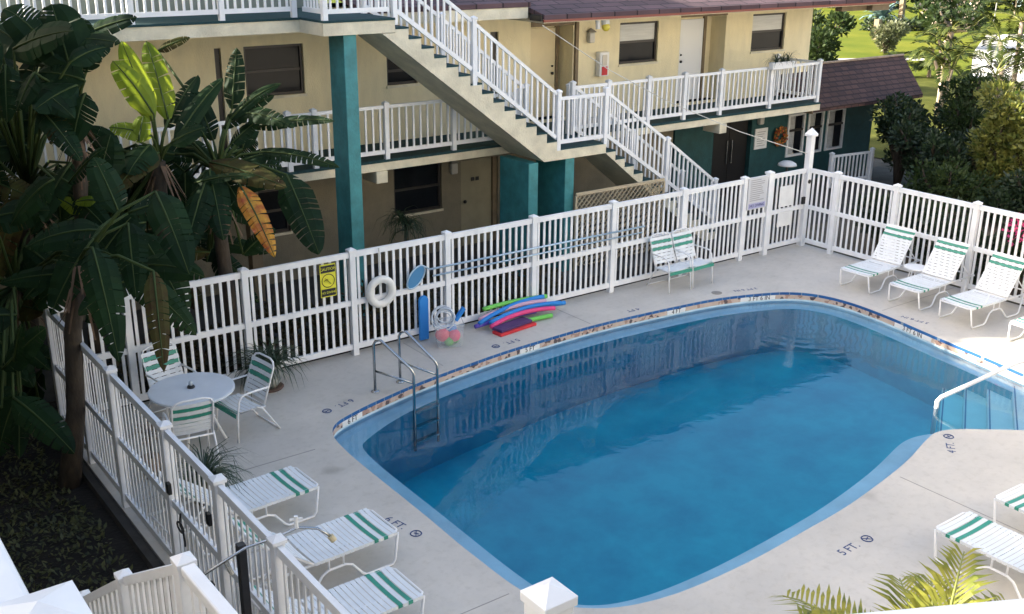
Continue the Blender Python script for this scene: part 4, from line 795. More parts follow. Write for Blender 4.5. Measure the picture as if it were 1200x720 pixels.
noodle(arc((-8.52,-.40,0),(-6.95,-.34,0),.17,.30,.20,.08),NB,'lower long blue noodle curved above the pink one')
noodle(arc((-8.55,-.46,0),(-7.15,-.42,0),.12,.25,.16,.08),NP,'bright pink noodle curved along the front of the pile')
noodle(arc((-8.75,-.28,0),(-7.45,-.26,0),.11,.15,.11,0),NV,'violet noodle at the bottom left of the noodle pile')
noodle(arc((-8.15,-.45,0),(-7.25,-.47,0),.06,.07,.05,0),NG,'short green noodle low at the front of the noodle pile')
noodle(arc((-7.6,-.18,0),(-6.82,-.30,0),.15,.17,.16,0),NB,'blue noodle end poking out at the right of the pile')
def fmat(x0,y0,x1,y1,wd,z,m,label):
    a=Vector((x0,y0,z));b=Vector((x1,y1,z));tag(MB().beam(a,b,wd,.05).build('foam_mat',m,bevel=.008),label,'foam mat')
fmat(-8.55,-.62,-7.72,-.52,.22,.027,mat('foam_red',(.62,.03,.04),.7,.1,9),'red foam mat lying flat under the purple one')
fmat(-8.52,-.58,-7.78,-.46,.24,.08,mat('foam_purple',(.075,.035,.13),.8,.1,9),'dark purple foam mat on the red mat in front of the noodles')
# signs on the fence
YEL=mat('sign_yellow',(.72,.68,.04),.45)
t=thing('caution_sign','yellow and black caution sign with a diver symbol on the back fence','sign',(-11.32,-.05,1.34))
FX=frameM((-11.32,-.062,1.34),(1,0,0),(0,0,1))
MB().box(-11.45,-11.19,-.06,-.045,1.08,1.60).build('board',YEL,t);MB().box(-11.44,-11.20,-.064,-.0605,1.47,1.585).build('black_band',INK,t);MB().box(-11.44,-11.20,-.064,-.0605,1.095,1.21).build('black_band',INK,t)
text('lettering','CAUTION',.062,YEL,t,frameM((-11.32,-.066,1.527),(1,0,0),(0,0,1)));text('lettering','NO DIVING',.05,YEL,t,frameM((-11.32,-.066,1.152),(1,0,0),(0,0,1)))
mb=MB();ce=Vector((-11.32,-.063,1.34));mb.beam(ce+Vector((-.05,0,.05)),ce+Vector((.04,0,-.05)),.003,.03,(0,1,0));mb.tube([ce+Vector((.105*math.cos(a),0,.105*math.sin(a))) for a in [k*math.pi/12 for k in range(24)]],.006,4,True);mb.beam(ce+Vector((-.07,0,.0)),ce+Vector((-.01,0,.03)),.003,.02,(0,1,0));mb.build('diver_symbol',INK,t)
t=thing('rules_sign','grey pool rules sign with dense lines beside the gate','sign',(-1.62,-.05,1.4))
MB().box(-1.90,-1.32,-.06,-.045,1.06,1.72).build('board',mat('sign_grey',(.55,.56,.58),.5),t)
mb=MB();rn=random.Random(1)
for k in range(11): mb.box(-1.83,-1.83+rn.uniform(.28,.44),-.063,-.0605,1.66-k*.042,1.675-k*.042)
mb.build('printed_lines',mat('grey_ink',(.30,.30,.32),.6),t)
MB().box(-1.86,-1.36,-.063,-.0605,1.08,1.19).build('blue_band',mat('pale_violet_band',(.38,.38,.58),.5),t)
text('lettering','NO DIVING',.085,NAVY,t,frameM((-1.61,-.065,1.135),(1,0,0),(0,0,1)))
for z0,z1,lb in ((.98,1.42,'blank white sign on the upper half of the far gate'),(.55,.86,'blank white sign on the lower half of the far gate, below another')):
    tag(MB().box(-.90,-.46,-.055,-.04,z0,z1).build('gate_sign',WHITEP),lb,'sign','blank signs on the gate')
# pots
rnd=random.Random(21)
t=thing('flower_pot','patterned pot with dark feathery plant at the back fence beside the table','potted plant',(-12.55,-.42,0))
MB().lathe((-12.55,-.42,0),[(.2,0),(.22,.02),(.2,.035)],20).build('saucer',mat('saucer_clay',(.12,.07,.05),.7),t)
MB().lathe((-12.55,-.42,.035),[(.13,0),(.19,.08),(.215,.17),(.19,.27),(.2,.31)],22).build('pot',mat('painted_pot',(.45,.44,.38),.35,.3,9,col2=(.10,.13,.14)),t,True)
mb=MB();[blades(mb,(-12.55+rnd.uniform(-.15,.15),-.36+rnd.uniform(-.1,.1),.33),36,.58,.03,rnd,1.2,.5,.6) for _ in range(5)];mb.build('foliage',BROMEL,t)
t=thing('spiky_plant','dark spiky grass plant in a clay pot inside the left fence','potted plant',(-14.55,-3.05,0))
MB().lathe((-14.55,-3.05,0),[(.14,0),(.2,.22),(.21,.28)],18).build('pot',mat('clay_pot',(.30,.20,.13),.8,.2,6),t,True)
mb=MB();[blades(mb,(-14.55+rnd.uniform(-.08,.08),-3.05+rnd.uniform(-.08,.08),.28),60,.66,.022,rnd,1.1,.6,.75) for _ in range(3)];mb.build('foliage',BROMEL,t)
t=thing('thin_plant','small brownish spiky plant between the left fence and the table chair','potted plant',(-14.85,-2.1,0))
MB().lathe((-14.85,-2.1,0),[(.11,0),(.15,.2),(.155,.25)],16).build('pot',MATS['clay_pot'],t,True);mb=MB();blades(mb,(-14.85,-2.1,.55),60,.35,.02,rnd,1,.5,.5);mb.build('foliage',mat('brown_blade',(.14,.08,.045),.6,.3,5),t);MB().tube([(-14.85,-2.1,.25),(-14.84,-2.11,.58)],.02,6).build('stem',WOOD,t)
# outdoor shower
t=thing('outdoor_shower','dark shower post with a crossing pipe, white valve and pale nozzle outside the left fence','shower',(-15.56,-6.78,0))
MB().box(-15.60,-15.53,-6.815,-6.745,-.15,1.66).build('post',mat('dark_steel',(.03,.03,.033),.5,.3,9),t,bevel=.006)
MB().tube([(-15.98,-6.98,1.62),(-15.56,-6.86,1.66),(-15.30,-6.98,1.74),(-15.16,-7.02,1.79),(-15.02,-7.10,1.77),(-14.94,-7.16,1.70)],.012,8).build('pipe',STEEL,t,True)
MB().tube([(-15.17,-7.02,1.79),(-15.17,-7.02,1.90)],.018,8).tube([(-15.22,-7.0,1.87),(-15.12,-7.04,1.87)],.012,6).build('valve',WHITEP,t);MB().tube([(-14.94,-7.16,1.70),(-14.915,-7.175,1.655)],.028,10).build('nozzle',mat('nozzle_pale',(.55,.47,.30),.5),t)
MB().tube([(-15.75,-6.9,1.64),(-15.72,-6.95,1.52)],.02,6).build('coupling',STEEL,t)

# ---------------------------------------------------------------- near stairwell of the camera's own building
t=thing('near_stair_railing','white railing and stair going down at the lower left in front of the pool','railing',(-16.7,-8.9,2.05))
N0,N1,N2=Vector((-16.70,-8.905,3.09)),Vector((-16.79,-7.91,2.49)),Vector((-16.86,-6.98,1.84))
post(t,N0.x,N0.y,2.05,N0.z,.105,'railing_post',.118)
for q in (N1,N2): post(t,q.x,q.y,q.z-1.1,q.z,.085,'railing_post',.10)
for a_,b_ in ((N0,N1),(N1,N2)): panel(t,(a_.x,a_.y),(b_.x,b_.y),a_.z-1.06,b_.z-1.06,1.0,.1,.10,name='stair_rail_panel',toph=.06,both=.07,pw=.05,pt=.008)
MB().beam((-16.70,-8.97,3.02),(-16.66,-11.2,3.02),.085,.06).build('handrail',WHITE,t,bevel=.012)
panel(t,(-16.70,-8.905),(-16.66,-11.2),2.02,2.02,.97,.1,.12,name='rail_panel',toph=.05,both=.07)
MB().box(-18.0,-16.55,-12.6,-8.85,1.9,2.045).build('landing',CONC,t)
fl=MB()
for k in range(11): fl.box(-17.9,-16.9,-8.845+.28*k,-8.57+.28*k,2.045-.19*(k+1)-.2,2.045-.19*(k+1))
fl.build('step_flight',CONC,t)
t=thing('near_railing_post','square white post with pyramid cap in front of the pool at the bottom edge','post',(-16.52,-12.0,3.2))
post(t,-16.515,-11.99,3.2,4.50,.115,'post_shaft',.133)
MB().box(-16.9,-16.1,-12.6,-11.6,3.0,3.2).build('slab',CONC,t)
t=thing('near_balcony_railing','close pale white rail and post at the lower left picture corner','railing',(-17.95,-12.1,4.0))
post(t,-17.99,-12.03,3.9,5.06,.16,'railing_post',.19)
MB().beam((-18.04,-11.93,4.96),(-18.04,-8.8,5.0),.12,.09).build('handrail',WHITE,t,bevel=.015)
panel(t,(-18.04,-11.93),(-18.04,-8.8),3.95,3.95,.98,.1,.125,name='rail_panel',toph=.05,both=.07)
MB().box(-18.6,-17.9,-12.2,-8.7,3.7,3.9).build('slab',CONC,t)
t=thing('balcony_rail','close white balcony rail crossing the lower right picture edge','railing',(-17.6,-13.9,5.0))
e=Vector((.885,-.466,0));nn=Vector((.466,.885,0));A=Vector((-17.84,-13.82,6.0))
MB().beam(A-e*.02-nn*.035+Vector((0,0,-.03)),A+e*2.2-nn*.035+Vector((0,0,-.03)),.07,.05).build('handrail',WHITE,t,bevel=.012)
post(t,*(A+e*2.2-nn*.035).to_2d(),4.85,6.03,.10,'railing_post')
pa=A+e*.05-nn*.035;pb=A+e*2.15-nn*.035;panel(t,(pa.x,pa.y),(pb.x,pb.y),4.95,4.95,1.0,.08,.125,name='rail_panel')
q=[A-e*1.2+nn*.12,A+e*2.4+nn*.12,A+e*2.4-nn*1.6,A-e*1.2-nn*1.6];MB().prism([(p.x,p.y) for p in q][::-1],4.72,4.86).build('balcony_floor',CONC,t)
# ---------------------------------------------------------------- big leaves on the left
def paddle(mb,rib,b,t,w,rnd,torn=.5):
    b=Vector(b);t=Vector(t);ax=t-b;L=ax.length;ax.normalize()
    side=ax.cross(Vector((rnd.uniform(-.5,.5),rnd.uniform(-.5,.5),1))).normalized()
    # turn the blade partly towards the open side so that it reads as a broad leaf
    v=Vector((-.55,-.75,.35));side2=ax.cross(v).normalized();side=(side*.35+side2*.65).normalized()
    if side.length<.1: side=side2
    nrm=side.cross(ax).normalized()
    if nrm.z<0: nrm=-nrm
    droop=rnd.uniform(.02,.10)*L
    n=15
    def mid(f): return b+ax*(L*f)+Vector((0,0,droop*4*f*(1-f)))
    prof=lambda f: (w/2)*min(1,(f*5+.12))**.6*max(0.0,(1-f**3.2))**.75
    for s in (-1,1):
        gap_until=-1
        for k in range(n):
            f0=k/n;f1=(k+1)/n
            g=.0 if rnd.random()>torn else rnd.uniform(.08,.35)
            dr0=rnd.uniform(-.03,.03)*w
            m0,m1=mid(f0),mid(f1)
            e0=prof(f0);e1=prof(f1)
            lift=.22
            sweep=ax*(.16*w)
            pts0=[];pts1=[]
            for j in (0,.5,1.0):
                u0=e0*j;u1=e1*j
                z0=nrm*(lift*u0*(1-.9*j))-nrm*(.25*u0*j);z1=nrm*(lift*u1*(1-.9*j))-nrm*(.25*u1*j)
                q0=m0+side*(s*u0)+sweep*j*(e0/(w/2+1e-6))+z0;q1=m1+side*(s*u1)+sweep*j*(e1/(w/2+1e-6))+z1
                if j>.4 and g>0: q1=q1.lerp(q0,g*j);q1=q1+nrm*dr0*j*2
                pts0.append(q0);pts1.append(q1)
            for j in range(2):
                if (pts0[j]-pts0[j+1]).length<1e-5 and (pts1[j]-pts1[j+1]).length<1e-5: continue
                mb.quad(pts0[j],pts0[j+1],pts1[j+1],pts1[j])
    rib.tube([mid(f/6)+nrm*.004 for f in range(7)],.012,5,rr=[.016-.012*f/6 for f in range(7)])
rnd=random.Random(77)
PL={'bright':((-13.5,.75),(-13.45,.74,3.3),'tall broad leaved plant with sunlit yellow green upright leaves at the left','tree'),
 'mid':((-12.7,.62),(-12.65,.6,3.1),'broad leaved plant left of the teal column with one drooping orange leaf','tree'),
 'lowl':((-15.72,-1.5),(-15.25,-1.5,2.7),'dark trunked plant at the left fence with torn leaves hanging over the table corner','tree'),
 'upl':((-14.75,.5),(-14.6,.3,4.1),'dark broad leaved plant rising in front of the top left balcony rail','tree'),
 'farl':((-15.5,1.4),(-15.1,1.35,3.0),'deep shaded broad leaved clump at the left picture edge, upper part','tree'),
 'lowfar':((-16.0,.5),(-15.6,.55,1.9),'deep shaded broad leaved clump low at the left picture edge','tree')}
for k,(rt,tp,lab,cat) in PL.items():
    t=thing('bird_of_paradise_tree',lab,cat,(rt[0],rt[1],-.15),0,'broad leaved plants at the left')
    tr=MB();top=Vector(tp);base=Vector((rt[0],rt[1],-.16))
    tr.tube([base,base.lerp(top,.35)+Vector((.04,.0,0)),base.lerp(top,.7)+Vector((-.03,.02,0)),top],.1,10,rr=[.14,.11,.10,.085])
    tr.build('trunk',WOOD,t,True)
    ma,mo_,rib,md_=MB(),MB(),MB(),MB()
    for i,lf_ in enumerate(LEAVES[k]):
        b=Vector(lf_[:3]);e=Vector(lf_[3:6]);wd=lf_[6]
        target=ma
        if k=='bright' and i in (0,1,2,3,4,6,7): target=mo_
        if k=='mid' and i==11: target=mo_
        if target is ma and rnd.random()<.05: target=md_
        paddle(target,rib,b,e,wd,rnd,.35 if k in('bright','upl') else .6)
        c0=top+(b-top)*.15;pm=top.lerp(b,.55)+Vector((0,0,.12*(b-top).length))
        rib.tube([top,pm,b],.02,5,rr=[.03,.022,.015])
    ma.build('crown',LEAFD,t,True);rib.build('leaf_stalks',MIDRIB,t,True)
    if md_.v: md_.build('aged_leaves',LEAFY,t,True)['label']='yellowed and browning leaves among the green'
    if mo_.v:
        o=mo_.build('leaf' if k=='mid' else 'sunlit_leaves',LEAFO if k=='mid' else LEAFB,t,True)  # bright leaves carry sunlight in their colour, not a younger age
        o['label']='drooping orange and red dying leaf' if k=='mid' else 'sunlit yellow green upright leaves'
    # dry thatch below the crown
    th=MB()
    for q in range(26):
        a=rnd.uniform(0,6.28);p=top+Vector((math.cos(a)*.1,math.sin(a)*.1,rnd.uniform(-.5,.0)));dv=Vector((math.cos(a)*.25,math.sin(a)*.25,-rnd.uniform(.2,.6)));s=Vector((-math.sin(a),math.cos(a),0))*.02
        th.quad(p-s,p+s,p+dv+s*.5,p+dv-s*.5)
    th.build('dry_thatch',mat('dry_thatch',(.16,.10,.06),.9,.4,5),t)
# ---------------------------------------------------------------- leaf scatter plants
def leafcloud(mb,c,rad,n,size,rnd,up=.3,shell=.55,ar=.5):
    c=Vector(c)
    for k in range(n):
        while True:
            v=Vector((rnd.uniform(-1,1),rnd.uniform(-1,1),rnd.uniform(-1,1)))
            if .05<v.length<1: break
        v=v*(shell+(1-shell)*rnd.random())/max(v.length,.35)*v.length**.3
        if v.length>1.05: v.normalize()
        p=c+Vector((v.x*rad[0],v.y*rad[1],v.z*rad[2]))
        d_=(v.normalized()+Vector((rnd.uniform(-1,1),rnd.uniform(-1,1),rnd.uniform(-.6,1)+up))).normalized()
        s=d_.cross(Vector((rnd.uniform(-1,1),rnd.uniform(-1,1),rnd.uniform(-1,1)))).normalized()
        l=size*rnd.uniform(.6,1.25);a=d_*l;b=s*(l*ar*.5)
        mb.add([p,p+a*.45+b,p+a,p+a*.45-b],[(0,1,2,3)])
def bush(name,label,cat,base,lobes,n,size,m,seed,group=None,trunk=True,tm=None,mats2=None,ar=.5):
    rnd=random.Random(seed);t=thing(name,label,cat,base,0,group);mb=MB();tr=MB();b=Vector(base)
    tot=sum(l[3]*l[4]*l[5] for l in lobes)
    for l in lobes:
        c=b+Vector(l[:3]);leafcloud(mb,c,l[3:6],int(n*l[3]*l[4]*l[5]/tot)+20,size,rnd,ar=ar)
        if trunk:
            h=c-b;tr.tube([b+Vector((0,0,-.05)),b+Vector((h.x*.25,h.y*.25,h.z*.45)),c,c+Vector((h.x*.2,h.y*.2,l[5]*.6))],.05,7,rr=[.075,.055,.035,.012])
    mb.build('crown',m,t)
    if trunk: tr.build('trunk',tm or WOOD,t,True)
    return t
def lobes(n,rx,ry,z0,z1,r0,r1,seed):
    q=random.Random(seed);o=[]
    for k in range(n):
        r_=q.uniform(r0,r1);o.append((q.uniform(-rx,rx),q.uniform(-ry,ry),q.uniform(z0,z1),r_,r_*q.uniform(.8,1.1),r_*q.uniform(.7,1.)))
    return o
# hedge behind the back fence and shrubs round the right fence
for k,x in enumerate((-13.6,-12.0,-10.4,-8.8,-7.2)):
    bush('croton_shrub','low dark speckled shrub in the row behind the back fence','shrub',(x,.62,-.15),[(-.55,0,.45,.5,.35,.5),(0,.05,.55,.5,.35,.55),(.5,0,.42,.5,.35,.48)],1500,.10,HEDGE,40+k,'speckled shrubs behind the back fence')
for x,nm in ((-8.35,1),):
    t=thing('feathery_plant','dark feathery plant against the shaded wall behind the back fence','plant',(x,2.6,-.15));mb=MB();rq=random.Random(5);[blades(mb,(x+rq.uniform(-.1,.1),2.6,1.05+.1*q),50,.55,.03,rq,1.1,.3,.8) for q in range(3)];mb.build('foliage',SHRUBD,t);MB().tube([(x,2.6,-.16),(x+.03,2.6,1.15)],.035,7).build('stem',WOOD,t)
DK='dark shrubs outside the right fence'
for k,(x,y,h,lab) in enumerate(((1.6,-.9,1.05,'low dark shrub just outside the far end of the right fence'),(1.5,-2.4,1.15,'dark shrub outside the right fence behind the first raised lounger'),(1.5,-4.0,1.2,'dark shrub outside the right fence behind the second raised lounger'),(1.6,-5.7,1.15,'dark shrub outside the right fence at the right picture edge'))):
    bush('low_shrub',lab,'shrub',(x,y,-.15),lobes(6,.55,.7,.3,h-.2,.45,.62,60+k),2600,.14,SHRUBD,70+k,DK)
t=bush('flowering_shrub','pink flowering shrub showing through the right fence at the picture edge','shrub',(.85,-4.55,-.15),lobes(4,.2,.35,.6,1.35,.3,.42,91),900,.10,SHRUB,92);mb=MB();leafcloud(mb,(.65,-4.5,1.25),(.22,.45,.35),150,.08,random.Random(9),ar=.8);mb.build('flowers',PINKF,t)
BG='dark shrubs beside the office'
for k,(x,y,rx,h,lab) in enumerate(((7.2,2.6,.8,2.5,'dark glossy shrub against the right end of the green office wall'),(6.6,1.2,.8,1.9,'dark shrub in front of the office railing'),(8.6,1.7,1.0,3.0,'tallest dark glossy shrub right of the office wall'),(7.9,.6,.8,1.9,'dark shrub between the office shrubs and the yellow leaved hedge'),(5.0,-.2,.7,1.4,'low dark shrub behind the far corner of the right fence'),(10.6,2.4,1.0,1.9,'dark shrub behind the tallest office shrub, under the palm'),(6.2,-1.7,.9,1.3,'low dark shrub right of the far fence corner'))):
    bush('glossy_shrub',lab,'shrub',(x,y,-.15),lobes(15,rx*.9,rx*.9,.3,h-.2,.28,.55,100+k),3600,.14,SHRUB if k in (2,4) else SHRUBD,110+k,BG)
for k,(x,y,h,lab) in enumerate(((6.9,-.2,2.9,'tall yellow green leaved shrub at the right edge, left column'),(6.9,-.95,2.7,'yellow green leaved shrub cut by the right picture edge'))):
    lb=[(0.1*math.sin(j*2.1),.25*math.cos(j*1.7),.35+j*(h-.5)/7,.45,.5,.42) for j in range(8)]
    bush('croton_hedge',lab,'hedge',(x,y,-.15),lb,2600,.16,CROTON,130+k,'yellow leaved shrubs at the right edge')
# palms
def frond(mb,rb,b,h,L,droop,nl,ll,rnd,lw=.03,el=1.0):
    b=Vector(b);h=Vector((math.cos(h),math.sin(h),0));pts=[];
    for k in range(9):
        f=k/8;e=el-droop*f;pts.append((pts[-1]+(h*math.cos(e)+Vector((0,0,math.sin(e))))*(L/8)) if pts else b.copy())
    rb.tube(pts,.01,5,rr=[.018-.014*k/8 for k in range(9)])
    s=Vector((-h.y,h.x,0))
    for k in range(nl):
        f=.18+.82*k/nl;i=min(7,int(f*8));p=pts[i].lerp(pts[i+1],f*8-i);tg=(pts[i+1]-pts[i]).normalized()
        l=ll*(.55+.9*math.sin(math.pi*min(1,f*.9+.12)))*rnd.uniform(.85,1.1)*.75
        for sg in (-1,1):
            dv=(tg*.75+s*sg*.75+Vector((0,0,.28+rnd.uniform(-.12,.12)))).normalized();wv=dv.cross(tg).cross(dv).normalized()*lw*.5
            m_=p+dv*l*.55+Vector((0,0,.0));e_=p+dv*l+Vector((0,0,-.22*l))
            mb.add([p-wv*.4,p+wv*.4,m_+wv,e_,m_-wv],[(0,1,2,4),(4,2,3)])
def palm(name,label,base,top,nf,L,droop,nl,ll,m,seed,group=None,lw=.03,heads=None,tm=None,el=(.3,1.35)):
    rnd=random.Random(seed);t=thing(name,label,'palm',base,0,group);mb,rb,tr=MB(),MB(),MB()
    for tp in (heads or [top]):
        b=Vector(base);tp=Vector(tp);tr.tube([b,b.lerp(tp,.5)+Vector((.05,.03,0)),tp],.07,9,rr=[.1,.075,.06])
        for k in range(nf): frond(mb,rb,tp,2*math.pi*k/nf+rnd.uniform(-.3,.3),L*rnd.uniform(.8,1.1),droop*rnd.uniform(.8,1.2),nl,ll,rnd,lw,rnd.uniform(*el))
    tr.build('trunk',tm or PTR,t,True);rb.build('frond_stems',mat('frond_stem',(.22,.24,.06),.5),t,True);mb.build('crown',m,t)
    return t
palm('areca_palm','clumping palm with arched fronds beyond the dark office shrubs at the right',(12.2,2.4,-.15),(12.4,2.4,2.6),9,1.7,1.5,26,.42,PALML,5,heads=[(11.7,2.8,2.5),(13.0,2.1,3.0),(12.4,3.2,3.4),(13.4,3.2,3.9)],lw=.045)
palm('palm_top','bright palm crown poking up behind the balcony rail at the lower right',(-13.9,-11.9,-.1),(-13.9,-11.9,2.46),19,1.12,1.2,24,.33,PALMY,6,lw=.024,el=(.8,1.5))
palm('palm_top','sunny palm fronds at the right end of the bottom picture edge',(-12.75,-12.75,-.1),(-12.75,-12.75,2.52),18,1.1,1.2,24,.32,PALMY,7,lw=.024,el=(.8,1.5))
# planting bed and ground cover at the left
tag(fill([[(-24,-10),(-15.45,-10),(-15.45,3.4),(-24,3.4)]],-.12,'planting_bed',mat('dark_mulch',(.018,.014,.01),.95,.4,4,.8,20)),kind='structure')
mb=MB();rq=random.Random(31)
for k in range(12000):
    x=rq.uniform(-18.6,-15.75);y=rq.uniform(-8.4,.6);h=.02+.42*rq.random()*(.45+.55*math.sin(x*2.3+1.1)*math.cos(y*1.9))**2
    p=Vector((x,y,-.12+h));a=rq.uniform(0,6.28);l=rq.uniform(.03,.085);dv=Vector((math.cos(a)*l,math.sin(a)*l,rq.uniform(-.02,.07)));s=Vector((-math.sin(a),math.cos(a),rq.uniform(-.3,.3)))*l*.28
    mb.add([p,p+dv*.5+s,p+dv,p+dv*.5-s],[(0,1,2,3)])
tag(mb.build('ground_cover',mat('groundcover_leaf',(.10,.10,.025),.6,.4,6,col2=(.010,.018,.006),trans=.15)),'low dark leafy ground cover in the planting bed','ground cover',kind='stuff')
tag(MB().box(-15.53,-15.43,-10,-.1,-.15,-.02).build('bed_kerb',mat('dark_kerb',(.05,.045,.04),.9,.3,4)),kind='structure')
tag(fill([[(-15.4,.2),(.2,.2),(.2,1.2),(-15.4,1.2)]],-.13,'planting_strip',MATS['dark_mulch']),kind='structure')
tag(fill([[(-15.4,1.24),(9.0,1.24),(9.0,4.45),(-15.4,4.45)]],-.128,'walkway',mat('dark_path',(.07,.065,.055),.9,.3,3)),kind='structure')
# trees added outside the picture at the left to cast shade
bush('added_low_shade_tree','unseen small dense tree added to shade the near stair railing','tree',(-20.6,-5.5,-.15),[(0,0,4.7,.9,1.0,.8),(.2,-.7,4.5,.7,.7,.6),(-.2,.8,4.4,.8,.8,.7)],3000,.3,SHRUBD,190)
for k,(x,y,z,lab) in enumerate(((-18.9,-2.0,6.4,'unseen tall tree added for shade close left of the broad leaved plants'),(-19.2,.6,6.8,'unseen tall tree added for shade left of the broad leaved plants by the block'),(-22.6,-9.9,7.4,'unseen spreading tree added for shade left of the planting bed, nearer one'),(-22.3,-4.4,4.6,'unseen spreading tree added for shade left of the planting bed, farther one'))):
    bush('added_shade_tree',lab,'tree',(x,y,-.15),[(a[0],a[1],z+a[2],1.5,1.5,1.3) for a in ((0,0,0),(.6,-1.4,.3),(-.5,1.3,.1),(.3,.4,1.2),(.9,.7,-.7),(.5,-1.0,-1.0),(0,1.9,-.3))],9000,.34,SHRUBD,200+k)
# ---------------------------------------------------------------- beyond the office: lawn, drive, road
tag(fill([[(10.5,9.5),(29.8,13.2),(34,8),(300,-60),(420,420),(10.5,400)]],-.142,'lawn',GRASS),kind='structure')
tag(fill([[(29.95,14.4),(40.7,20.8),(51.2,26.3),(55.5,24.6),(75,10),(60,-6),(28.8,13.2)]],-.136,'concrete_drive',mat('pale_drive',(.56,.54,.50),.85,.12,1.2,.2,30)),kind='structure')
tag(fill([[(27.2,11.9),(12,3.4),(12,-10),(40,-10),(34,6)]],-.134,'road',mat('asphalt',(.075,.075,.08),.85,.25,4,.3,60)),kind='structure')
tag(fill([[(22,27.6),(31.1,22.9),(36.4,20.2),(36.0,19.1),(30.6,21.4),(22,25.6)]],-.130,'footpath',mat('path_concrete',(.50,.47,.43),.85,.15,3)),kind='structure')
tag(MB().prism([(27.3,11.95),(29.6,13.3),(36,6),(35.6,5.6),(29.5,12.6),(27.5,11.5)],-.15,-.02).build('road_kerb',mat('kerb_concrete',(.5,.48,.45),.85,.1,4)),kind='structure')
tag(fill([[(10.0,3.4),(11.9,3.4),(27,11.9),(28.9,13.0),(27.9,16),(20,17),(10,9)]],-.126,'verge',mat('dry_grass',(.10,.105,.025),.9,.35,1,.5,40,col2=(.05,.06,.012),spec=.05)),kind='structure')
GT='garden shrubs on the lawn'
bush('sea_grape','dense dark tree at the right end of the cream building','tree',(20,16,-.15),lobes(11,1.0,1.0,.7,2.9,.55,.8,301),4800,.22,SHRUB,302)
bush('round_shrub','small pale leaved shrub on the lawn above the office roof','shrub',(35.5,23.1,-.15),lobes(6,.7,.7,.4,1.3,.45,.6,303),1500,.24,mat('pale_shrub',(.16,.17,.09),.5,.4,2,col2=(.06,.085,.035),trans=.2),304,GT)
t=thing('agave','large blue grey agave on the lawn under the roof eave','plant',(56,38,-.15));mb=MB();rq=random.Random(2);blades(mb,(56,38,-.1),70,2.3,.42,rq,1.,.5,.35);mb.build('foliage',AGAVE,t)
tag(MB().box(56.6,56.95,36.6,36.95,-.15,2.2).build('dark_post',BROWN),'dark thick post on the lawn just right of the agave','post')
tag(MB().box(42.0,42.35,28.3,28.65,-.15,1.1).build('dark_post',BROWN),'short dark post on the lawn beside the dense tree','post')
# frangipani trees with clustered crowns
def frangi(label,base,h,spread,n,seed):
    rq=random.Random(seed);t=thing('frangipani_tree',label,'tree',base,0,'frangipani trees on the lawn');tr,mb,fl=MB(),MB(),MB();b=Vector(base)
    f=b+Vector((rq.uniform(-.3,.3),rq.uniform(-.3,.3),h*.4));tr.tube([b,b.lerp(f,.5)+Vector((.12,0,0)),f],.2,8,rr=[.26,.21,.17])
    for k in range(n):
        a=rq.uniform(0,6.28);p=f+Vector((math.cos(a)*spread*rq.uniform(.3,1),math.sin(a)*spread*rq.uniform(.3,1),h*rq.uniform(.15,.65)))
        m_=f.lerp(p,.5)+Vector((0,0,-.15));tr.tube([f,m_,p],.1,6,rr=[.14,.09,.05]);leafcloud(mb,p,(.5,.5,.4),85,.42,rq,.4,ar=.36);leafcloud(fl,p+Vector((0,0,.2)),(.35,.35,.2),8,.2,rq,ar=.8)
    tr.build('trunk',PTR,t,True);mb.build('crown',SHRUB,t);fl.build('flowers',mat('pale_flower',(.6,.5,.42),.6),t)
frangi('wide frangipani tree with a leaning pale trunk above the sunlit lawn',(52.0,29.4,-.15),4.4,2.6,26,401)
frangi('nearer low frangipani tree branching over the footpath',(41.0,22.9,-.15),2.5,1.9,20,402)
bush('dark_hedge','long clipped dark hedge on the lawn behind the frangipani trees','hedge',(49,31.5,-.15),[(i*.9-1.8,-i*.55+1.1,.35,.7,.6,.45) for i in range(5)],1500,.25,SHRUBD,403,trunk=True)
for k,(x,y,lab) in enumerate(((28.4,15.6,'short fan palm beside the white footpath, the right one'),(27.2,16.6,'short bushy palm beside the white footpath, the left one'))):
    palm('fan_palm',lab,(x,y,-.15),(x,y,.55),12,.95,1.1,12,.5,PALML,410+k,lw=.07,el=(.1,1.3))
for k,(x,y,z,nh,lab) in enumerate(((22.0,10.6,2.4,3,'tall feathery palm clump standing in front of the concrete drive'),(18.7,8.85,1.9,3,'yellow green palm clump below the feathery palm, by the road'))):
    rq=random.Random(420+k);palm('feather_palm',lab,(x,y,-.15),(x,y,z),8,1.15,1.35,16,.36,PALML,420+k,lw=.06,heads=[(x+rq.uniform(-.8,.8),y+rq.uniform(-.8,.8),z*rq.uniform(.7,1.15)) for _ in range(nh)])
palm('low_palm','low palm with drooping fronds beside the road at the right edge',(15.5,4.2,-.15),(15.5,4.2,1.5),9,1.2,1.5,18,.36,PALML,430,lw=.05)
q=thing('street_sign','back of a white octagonal road sign on a thin pole at the far lawn','sign',(57.6,29.6,-.15))
MB().tube([(57.6,29.6,-.16),(57.6,29.6,2.6)],.04,7).build('pole',mat('grey_pole',(.3,.3,.3),.5),q);P8=[Vector((57.55,29.55,2.45))+Vector((.6,-.8,0))*(.55*math.cos(R(22.5+45*k)))+Vector((0,0,.55*math.sin(R(22.5+45*k)))) for k in range(8)]
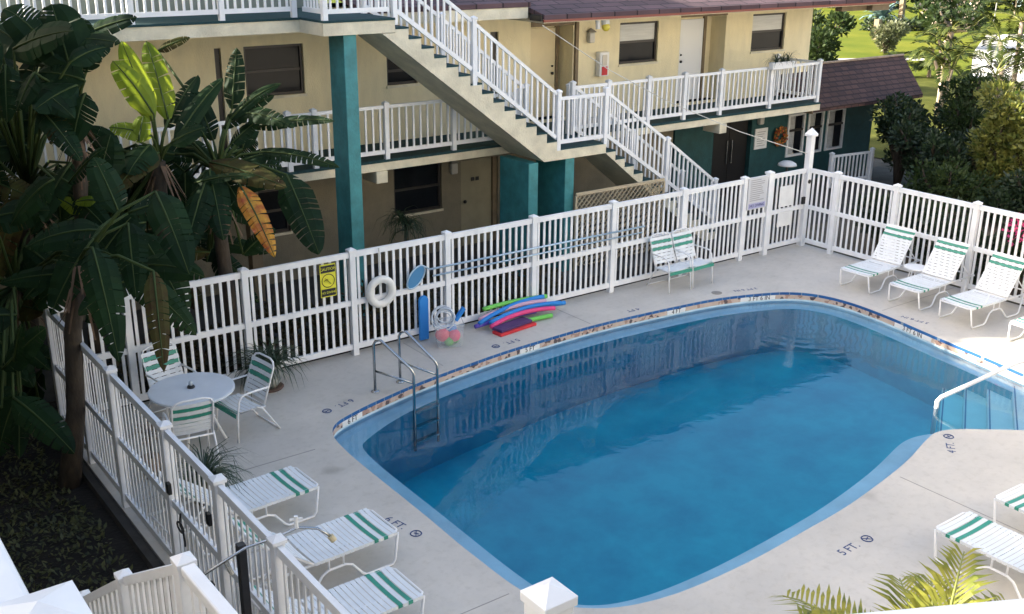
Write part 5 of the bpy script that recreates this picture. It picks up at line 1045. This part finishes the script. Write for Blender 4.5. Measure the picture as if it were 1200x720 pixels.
vv=Vector((.05,.04,0));MB().add(P8+[p+vv for p in P8],[tuple(range(8)),tuple(range(15,7,-1))]+[((i+1)%8,i,8+i,8+(i+1)%8) for i in range(8)]).build('sign_plate',WHITEP,q)
tag(MB().box(61.9,62.7,36.1,36.9,-.15,1.0).box(61.85,62.75,36.05,36.95,1.0,1.08).build('rubbish_box',mat('brown_box',(.07,.035,.03),.6,.2,5)),'dark brown square box on the far lawn near the road sign','bin')
palm('young_palm','young palm tree on the far lawn at the top right',(67.4,33.6,-.15),(67.4,33.6,1.2),10,1.5,1.1,12,.7,PALML,440,lw=.12)
for k in range(9):
    x=64+k*2.2;y=49.5-k*2.3;rq=random.Random(450+k)
    bush('far_hedge','dense dark bush in the row along the far end of the lawn','shrub',(x,y,-.15),lobes(6,1.3,1.3,.6,rq.uniform(1.6,2.6),1.0,1.4,460+k),1100,.45,SHRUBD if k%2 else SHRUB,470+k,'bushes along the far lawn')
h=thing('far_house','pale blue house wall beyond the lawn at the top right corner','house',(88,40,-.15))
MB().box(80,96,40,41,-.15,3.0).build('wall',mat('pale_blue_wall',(.45,.62,.66),.7,.1,1),h);MB().prismY([(79,3.0),(97,3.0),(94,4.6),(82,4.6)],39.4,47).build('roof',mat('grey_roof',(.3,.28,.27),.8,.2,2),h);MB().box(84,86,39.95,39.99,.8,2.2).build('window',GLASS,h)
mbx=thing('mail_post','white mailbox post beside the concrete drive at the right edge','post',(30.6,12.3,-.15));MB().box(30.5,30.7,12.2,12.4,-.15,1.15).build('post',WHITEP,mbx);MB().box(30.42,30.78,12.05,12.55,1.15,1.45).build('box',WHITEP,mbx,bevel=.05)
for k,(x,y) in enumerate(((17.6,14.9),(17.2,13.6))):
    t=thing('terracotta_pot',('terracotta pot at the foot of the dense tree, the upper one','terracotta pot by the balcony end below the dense tree')[k],'pot',(x,y,-.15));MB().lathe((x,y,-.15),[(.3,0),(.42,.5),(.47,.52),(.47,.62)],18).build('pot',mat('terracotta',(.45,.15,.08),.8,.2,5),t,True)
